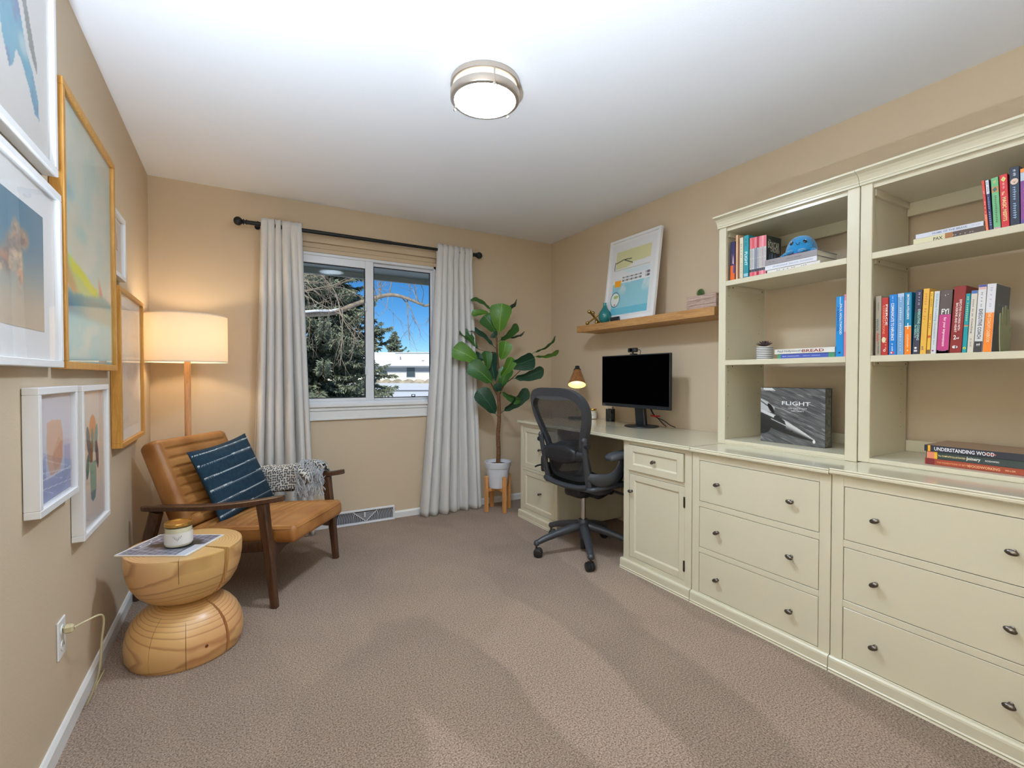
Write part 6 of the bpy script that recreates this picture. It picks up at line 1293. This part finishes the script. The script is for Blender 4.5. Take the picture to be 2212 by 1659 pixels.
def rosette(parent, M, n_, L0, c, name='leaf', wdt=.32):
    for i in range(n_):
        an = i*2.4; t_ = i/n_; el_ = R(8+66*t_); L1 = L0*(1-.45*t_); d = Vector((math.cos(an)*math.cos(el_), math.sin(an)*math.cos(el_), math.sin(el_))); sd_ = Vector((-math.sin(an), math.cos(an), 0)); up_ = sd_.cross(d)*-1; f = MB(); f.M = M; v = []
        for q_, wq in ((0, .5), (.3, .9), (.6, 1), (.85, .6), (1, .05)):
            c_ = d*L1*q_+Vector((0,0,1))*L1*.15*q_*q_
            for s_, uu in ((-1, .12), (0, -.08), (1, .12), (0, .14)): v.append(tuple(c_+sd_*s_*wq*L1*wdt*.5+up_*uu*L1*.6*wq))
        f.add(v, [(r_*4+k, r_*4+(k+1) % 4, (r_+1)*4+(k+1) % 4, (r_+1)*4+k) for r_ in range(4) for k in range(4)]+[(16,17,18,19), (3,2,1,0)]); f.build(name, c, parent, smooth=60)
su = thing('succulent', 'small green succulent at the bookcase end of the planter box', 'plant', (2.49, 1.845, SZ+.078)); rosette(su, Matrix.Translation((0,0,.004)), 12, .022, MATS['cactus_green'])
# ================================================================ on the left bookcase: succulent pot and plush octopus
sp_ = thing('striped_pot_succulent', 'purple succulent in a black and white striped pot beside the bread books', 'plant', (2.336, 1.435, 1.2402))
f = MB(); zs = []; 
f.lathe([(0, 0), (.036, 0), (.0375, .003), (.0375, .066), (.035, .066), (.034, .056), (0, .056)], 36, caps=False); f.build('pot', mat('pot_white', rgb(232,230,226), .5), sp_, smooth=40)
for k in range(7): f = MB(); z = .006+k*.0088; f.lathe([(.0378, z), (.0378, z+.0032)], 36, caps=False); f.build('stripe', flat_mat((40,44,50)), sp_, smooth=180)
f = MB(); f.lathe([(.035, .058), (0, .062)], 20, caps=False); f.build('soil', MATS['dark_soil'], sp_, smooth=180)
rosette(sp_, Matrix.Translation((0,0,.068)), 26, .044, mat('purple_leaf', rgb(104,88,90), .5, noise=(40, .3)), 'leaf', .36)
M_PLUSH = mat('plush_blue', rgb(24,142,204), .95, sheen=.6, noise=(120, .15), bump=(220, .9)); M_PLUSHP = mat('plush_pink', rgb(226,60,120), .95, bump=(220, .8))
op = thing('plush_octopus', 'blue plush octopus toy with black eyes sitting on the grey hardback', 'toy', (2.345, 1.262, 1.728), R(8))
f = MB(); v = []; n_, m_ = 40, 22
for i in range(m_+1):
    a = PI*.5*i/m_
    for k in range(n_): an = 2*PI*k/n_; rr = .066*math.sin(a)**.8*(1+.02*math.sin(5*an)); v.append((rr*math.cos(an), rr*1.02*math.sin(an), .018+.082*math.cos(a)))
for k in range(n_): an = 2*PI*k/n_; v.append((.062*math.cos(an), .062*math.sin(an), .008))
f.add(v, [(i*n_+k, (i+1)*n_+k, (i+1)*n_+(k+1) % n_, i*n_+(k+1) % n_) for i in range(m_+1) for k in range(n_)]); f.build('head', M_PLUSH, op, smooth=180)
for k in range(8):
    an = 2*PI*(k+.5)/8; d = Vector((math.cos(an), math.sin(an), 0)); f = MB(); ln = .075 if k in (3, 4) else .07
    if d.x > .3: ln = .06
    f.tube(catmull([tuple(d*.045+Vector((0,0,.018))), tuple(d*.066+Vector((0,0,.018))), tuple(d*ln*1.1+Vector((0,0,.011))), tuple(d*(ln+.018)+Vector((0,0,.010)))], 4), list(np.linspace(.019, .0095, 13)), 10, flat=(1.15, .62)); f.build('tentacle', M_PLUSH, op, smooth=80)
f = MB(); f.lathe([(0, .0005), (.062, .0005), (.066, .006), (.060, .010), (0, .010)], 32, caps=False); f.build('underside', M_PLUSHP, op, smooth=60)
for s in (-1, 1):
    hd = Vector((-.885, s*.465-.12, 0)).normalized(); dv = (hd*.86+Vector((0,0,.5))).normalized(); pe = Vector((hd.x*.0590, hd.y*.0600, .060)); M_e = frame_from(pe, dv.orthogonal(), dv.cross(dv.orthogonal()))
    f = MB(); f.M = Matrix.Translation(pe) @ dv.to_track_quat('Z', 'Y').to_matrix().to_4x4(); f.ball((0,0,0), .0085, .0105, .004, 14, 8); e_ = f.build('eye', mat('plush_eye', rgb(14,14,18), .1, coat=1), op, smooth=180)
    f = MB(); f.M = Matrix.Translation(pe+dv*.0042+Vector((0, -.002, .004))); f.ball((0,0,0), .0022); f.build('eye_glint', flat_mat((240,244,248)), e_, smooth=180)
f = MB(); P = []
for k in range(7):
    a = -.5+k/6.0; hd = Vector((-.95, a*.26-.12, 0)).normalized(); P.append((hd.x*.0655, hd.y*.0668, .046+.05*a*a))
f.tube(P, .0012, 6); f.build('mouth', flat_mat((30,40,60)), op, smooth=60)
f = MB(); f.box(.058, .075, -.07, -.05, .03, .031); f.build('fabric_tag', flat_mat((226,226,220)), op)
# ================================================================ outside the window
M_SNOW = mat('snow', rgb(240,243,248), .8, noise=(.25, .04, 5), bump=(1.2, .35)); M_SOFF = mat('soffit_paint', rgb(150,160,156), .7)
def g_z(d): return -.55+max(0, d-20)/50*.62         # ground rises gently away from the house
f = MB(); v = []; nx_, ny_ = 24, 40
for j in range(ny_+1):
    y = YB+TW+.02+(j/ny_)**1.6*150
    for i in range(nx_+1): x = -110+180*i/nx_; v.append((x, y, g_z(math.hypot(x, y))+.06*math.sin(x*.7)*math.cos(y*.5)))
f.add(v, [(j*(nx_+1)+i, j*(nx_+1)+i+1, (j+1)*(nx_+1)+i+1, (j+1)*(nx_+1)+i) for j in range(ny_) for i in range(nx_)]); o = f.build('snow_ground', M_SNOW, smooth=180); tag(o, 'snow covered ground beyond the window', 'ground'); o['kind'] = 'structure'
ev = MB(); ev.box(-1.6, 3.6, YB+TW+.002, 4.42, 2.10, 2.14); ev.box(-1.6, 3.6, 4.42, 4.45, 2.05, 2.2); ev.add([(-1.6, 3.6, 2.62), (3.6, 3.6, 2.62), (3.6, 4.47, 2.2), (-1.6, 4.47, 2.2), (-1.6, 3.6, 2.60), (3.6, 3.6, 2.60), (3.6, 4.47, 2.17), (-1.6, 4.47, 2.17)], [(0,1,2,3), (7,6,5,4), (0,3,7,4), (1,5,6,2), (3,2,6,7)]); o = ev.build('trim_1', M_SOFF, kind='structure')
# ---- house across the street
hc = at_px(905, 812, 72); hz = g_z(72)-.05
hs = thing('house', 'low pale house with a snowy roof across the street', 'building', (hc.x, hc.y, hz), th_*-1)
# local x to the right along the facade, y away from us
M_HW = mat('house_cream', rgb(222,220,204), .8); M_HG = mat('grey_trim_and_eave_shade', rgb(150,156,162), .8); M_HWIN = mat('house_glass', rgb(62,74,82), .15)
f = MB(); f.box(-15.5, 9, 0, 9, 0, 1.95); f.build('wall', M_HW, hs)
f = MB(); f.box(-15.5, 9, -.02, 0, 1.62, 2.65); f.box(-15.5, 9, 0, 9, 1.95, 2.65); f.build('eave_shade_band', M_HG, hs)  # shade under the eave, put into the facade as a grey band
f = MB(); f.add([(-16.3,-.8,2.62),(9.8,-.8,2.62),(9.8,9.8,2.62),(-16.3,9.8,2.62),(-8,4.6,5.0),(3.5,4.6,5.0)], [(0,1,5,4),(2,3,4,5),(1,2,5),(3,0,4),(3,2,1,0)]); f.build('roof', M_SNOW, hs)
f = MB(); f.box(-16.3, 9.8, -.85, -.78, 2.42, 2.66); f.build('fascia', mat('fascia_grey', rgb(120,126,130), .7), hs)
f = MB(); f.box(-4.6, 1.8, 3.9, 4.0, 4.72, 4.86); f.build('roof_ridge_vent', mat('fascia_grey', (0,0,0)), hs)
for x, y, z, r_, h_ in ((-3.2,1.6,3.4,.09,.75), (.4,1.2,3.3,.22,.25), (3.4,2.4,3.9,.07,.6)): f = MB(); f.cyl((x, y, z), r_, h_, 10); f.build('roof_pipe', mat('fascia_grey', (0,0,0)), hs)
for x0, x1, z0, z1 in ((-7.9,-6.7,1.0,2.35), (-6.15,-4.85,.95,1.9), (-1.85,-.62,1.0,2.45), (4.2,5.4,1.0,2.3)):
    f = MB(); f.box(x0-.09, x1+.09, -.05, -.01, z0-.09, z1+.09); w_ = f.build('window', M_HG, hs); f = MB(); f.box(x0, x1, -.07, -.05, z0, z1); f.build('window_glass', M_HWIN, w_)
f = MB(); v = []; q = 60
for i in range(q+1):
    x = -16+26*i/q; h_ = .55+.16*math.sin(i*1.7)+.12*math.sin(i*3.1+1)
    v += [(x, -2.6, 0), (x, -2.2, h_), (x, -1.4, h_*.9), (x, -1.0, 0)]
f.add(v, [(i*4+k, i*4+k+4, i*4+k+5, i*4+k+1) for i in range(q) for k in range(3)]); o = f.build('dry_hedge', mat('dry_hedge', rgb(158,148,128), .95, noise=(1.2, .4), bump=(3, 1))); tag(o, 'low dry brown hedge along the house across the street', 'hedge', None, (hc.x, hc.y, hz), -th_)
rd = MB(); rd.box(-40, 40, -1.6, 1.6, -.06, .05); o = rd.build('road', mat('wet_road', rgb(120,124,128), .7, noise=(.4, .2))); rc = at_px(860, 820, 44); tag(o, 'grey road strip across the snow', 'road', None, (rc.x, rc.y, g_z(44)), -th_); o['kind'] = 'structure'
# ---- spruces
M_NEED = mat('spruce_needles', rgb(128,136,114), .85, noise=(1.6, .5)); M_TRUNK = mat('spruce_bark', rgb(92,74,62), .9, noise=(6, .3))
def spruce(name, label, px, dist, h, rmax, nb, seed, blades, z0=.3, bl=(.10, .22), droop=.18, clump=1.0):
    c = at_px(px, 812, dist); gz = g_z(dist); t = thing(name, label, 'tree', (c.x, c.y, gz)); rg = np.random.default_rng(seed)
    f = MB(); f.tube([(0,0,-.1), (.03,0,h*.4), (0,.03,h*.97)], [rmax*.07, rmax*.045, .01], 8); f.build('trunk', M_TRUNK, t, smooth=60)
    br = MB(); V = []; 
    for b in range(nb):
        tt = rg.random()**.85; z = z0+(h-z0)*tt*.985; L_ = rmax*(1-tt)**.8*rg.uniform(.45, 1.1)+.10; an = rg.uniform(0, 2*PI); d = np.array([math.cos(an), math.sin(an), 0])
        q = np.linspace(0, 1, 7); pts = d[None]*(L_*q)[:, None]; pts[:, 2] = z+L_*(rg.uniform(.0, .3)*q-droop*rg.uniform(1.2, 3.0)*q**1.6+rg.uniform(.1, .4)*q**3)
        br.tube([tuple(p) for p in pts], list(np.linspace(.012*L_+.004, .003, 7)), 4, cap=False)
        k = int(blades*L_*clump)+6; u = rg.random(k)**.75; base = np.stack([np.interp(u, q, pts[:, a]) for a in range(3)], 1)
        side = np.array([-d[1], d[0], 0]); ln = rg.uniform(*bl, k)*(1.15-.5*u); sgn = rg.choice([-1, 1], k)
        dr = d[None]*rg.uniform(.3, .9, k)[:, None]+side[None]*(sgn*rg.uniform(.2, .9, k))[:, None]; dr[:, 2] = rg.uniform(-1.1, .35, k); dr /= np.linalg.norm(dr, axis=1)[:, None]
        base = base+side[None]*(sgn*rg.uniform(0, .10, k)*L_*.5)[:, None]
        wv = np.cross(dr, rg.normal(size=(k, 3))); wv /= np.linalg.norm(wv, axis=1)[:, None]+1e-9; wd = ln*.17
        tip = base+dr*ln[:, None]; mid = base+dr*(ln*.4)[:, None]; V.append(np.stack([base, mid+wv*wd[:, None], tip, mid-wv*wd[:, None]], 1))
    V = np.concatenate(V).reshape(-1, 3); n_ = len(V)//4
    me = bpy.data.meshes.new('needles'); me.vertices.add(len(V)); me.vertices.foreach_set('co', V.astype(np.float32).ravel()); me.loops.add(n_*4); me.loops.foreach_set('vertex_index', np.arange(n_*4, dtype=np.int32)); me.polygons.add(n_); me.polygons.foreach_set('loop_start', np.arange(0, n_*4, 4, dtype=np.int32)); me.polygons.foreach_set('loop_total', np.full(n_, 4, dtype=np.int32)); me.update(); me.validate(); me.materials.append(M_NEED)
    mkobj('needles', me, t, kind='stuff'); br.build('boughs', M_TRUNK, t, smooth=60, kind='stuff'); return t
spruce('spruce_tree', 'tall bushy spruce filling the left window pane', 696, 15.5, 8.6, 2.75, 560, 5, 230, .35, (.10, .27), .16)
spruce('spruce_tree', 'small distant spruce rising behind the snowy roof', 852, 92, 9.6, 3.6, 150, 9, 60, 1.5, (.3, .7), .1)
# ---- bare tree in front of the spruce: trunk outside the view, one long limb crosses both panes
M_LIMB = mat('bare_bark', rgb(146,132,116), .85, noise=(14, .3), bump=(20, .6)); DT = 9.0
bt_ = at_px(560, 812, DT); tx0 = thing('bare_tree', 'leafless tree whose pale limb crosses both window panes', 'tree', (bt_.x, bt_.y, g_z(DT)))
def L3(px, py, dd=0): return at_px(px, py, DT+dd)-Vector((bt_.x, bt_.y, g_z(DT)))
f = MB(); P = catmull([(0,0,-.1), (.03,.02,.9), tuple(L3(566, 730)), tuple(L3(560, 600)), tuple(L3(548, 420))], 4); f.tube(P, list(np.linspace(.17, .09, len(P))), 10); f.build('trunk', M_LIMB, tx0, smooth=80)
limb = [(564,745,0),(610,690,.05),(655,679,.1),(700,677,.1),(732,672,.1),(760,660,.05),(790,650,0),(820,641,-.05),(846,637,-.05),(875,643,-.05),(905,655,0),(925,660,.05),(960,640,.1),(1000,632,.1)]
LP_ = catmull([tuple(L3(*q)) for q in limb], 4); f = MB(); f.tube(LP_, list(np.interp(np.linspace(0, 1, len(LP_)), [0, .25, .6, 1], [.075, .05, .036, .012])), 10); lb = f.build('limb', M_LIMB, tx0, smooth=80)
f = MB(); sn = [tuple(L3(x, y-5)+Vector((0,0,.0))) for x, y in ((640,681),(662,678),(690,676),(715,676),(733,671))]; f.tube(catmull(sn, 4), list(np.interp(np.linspace(0, 1, 17), [0, .2, .8, 1], [.01, .045, .04, .008])), 8, flat=(1, .5)); f.build('limb_snow', M_SNOW, tx0, smooth=80)
rg = random.Random(21); f = MB()
def twig(p0, d, ln, r_, depth):
    n_ = 5; pts = [Vector(p0)]; dv = Vector(d).normalized()
    for k in range(n_):
        dv = (dv+Vector((rg.uniform(-.32, .32), rg.uniform(-.32, .32), rg.uniform(-.30, .22)))).normalized(); pts.append(pts[-1]+dv*ln/n_)
        if depth > 0 and k > 0 and rg.random() < .62: twig(pts[-1], dv+Vector((rg.uniform(-.9, .9), rg.uniform(-.9, .9), rg.uniform(-.8, .7))), ln*rg.uniform(.35, .7), r_*.6, depth-1)
    f.tube([tuple(p) for p in pts], list(np.linspace(r_, r_*.35, n_+1)), 3, cap=False)
n_ = len(LP_)
for k in range(34):
    p = LP_[rg.randrange(6, n_)]; twig(p, (rg.uniform(-.6, .6), rg.uniform(-.5, .5), rg.choice([-1, 1, 1])*rg.uniform(.4, 1)), rg.uniform(.35, 1.0), .0075, 2)
for k in range(16):
    p = L3(rg.uniform(600, 660), rg.uniform(560, 640), rg.uniform(-.3, .4)); twig(p, tuple(rgt_*rg.uniform(.3, 1)+Vector((0, 0, rg.uniform(-.7, .4)))), rg.uniform(.6, 1.2), .009, 2)
for a, b in (((735,668),(700,600)), ((740,665),(735,790)), ((700,600),(655,570)), ((733,671),(770,735)), ((880,646),(885,735)), ((866,640),(900,700)), ((840,638),(862,576)), ((822,640),(815,585))):
    p = L3(*a); q = L3(*b); f.tube(catmull([tuple(p), tuple((p+q)/2+Vector((rg.uniform(-.05, .05), 0, .04))), tuple(q)], 4), list(np.linspace(.013, .005, 9)), 5); 
    for k in range(3): twig(tuple(p+(q-p)*rg.uniform(.4, 1)), tuple((q-p).normalized()+Vector((rg.uniform(-.6, .6), rg.uniform(-.5, .5), rg.uniform(-.6, .6)))), rg.uniform(.3, .6), .005, 1)
f.build('twigs', M_LIMB, tx0, kind='stuff')
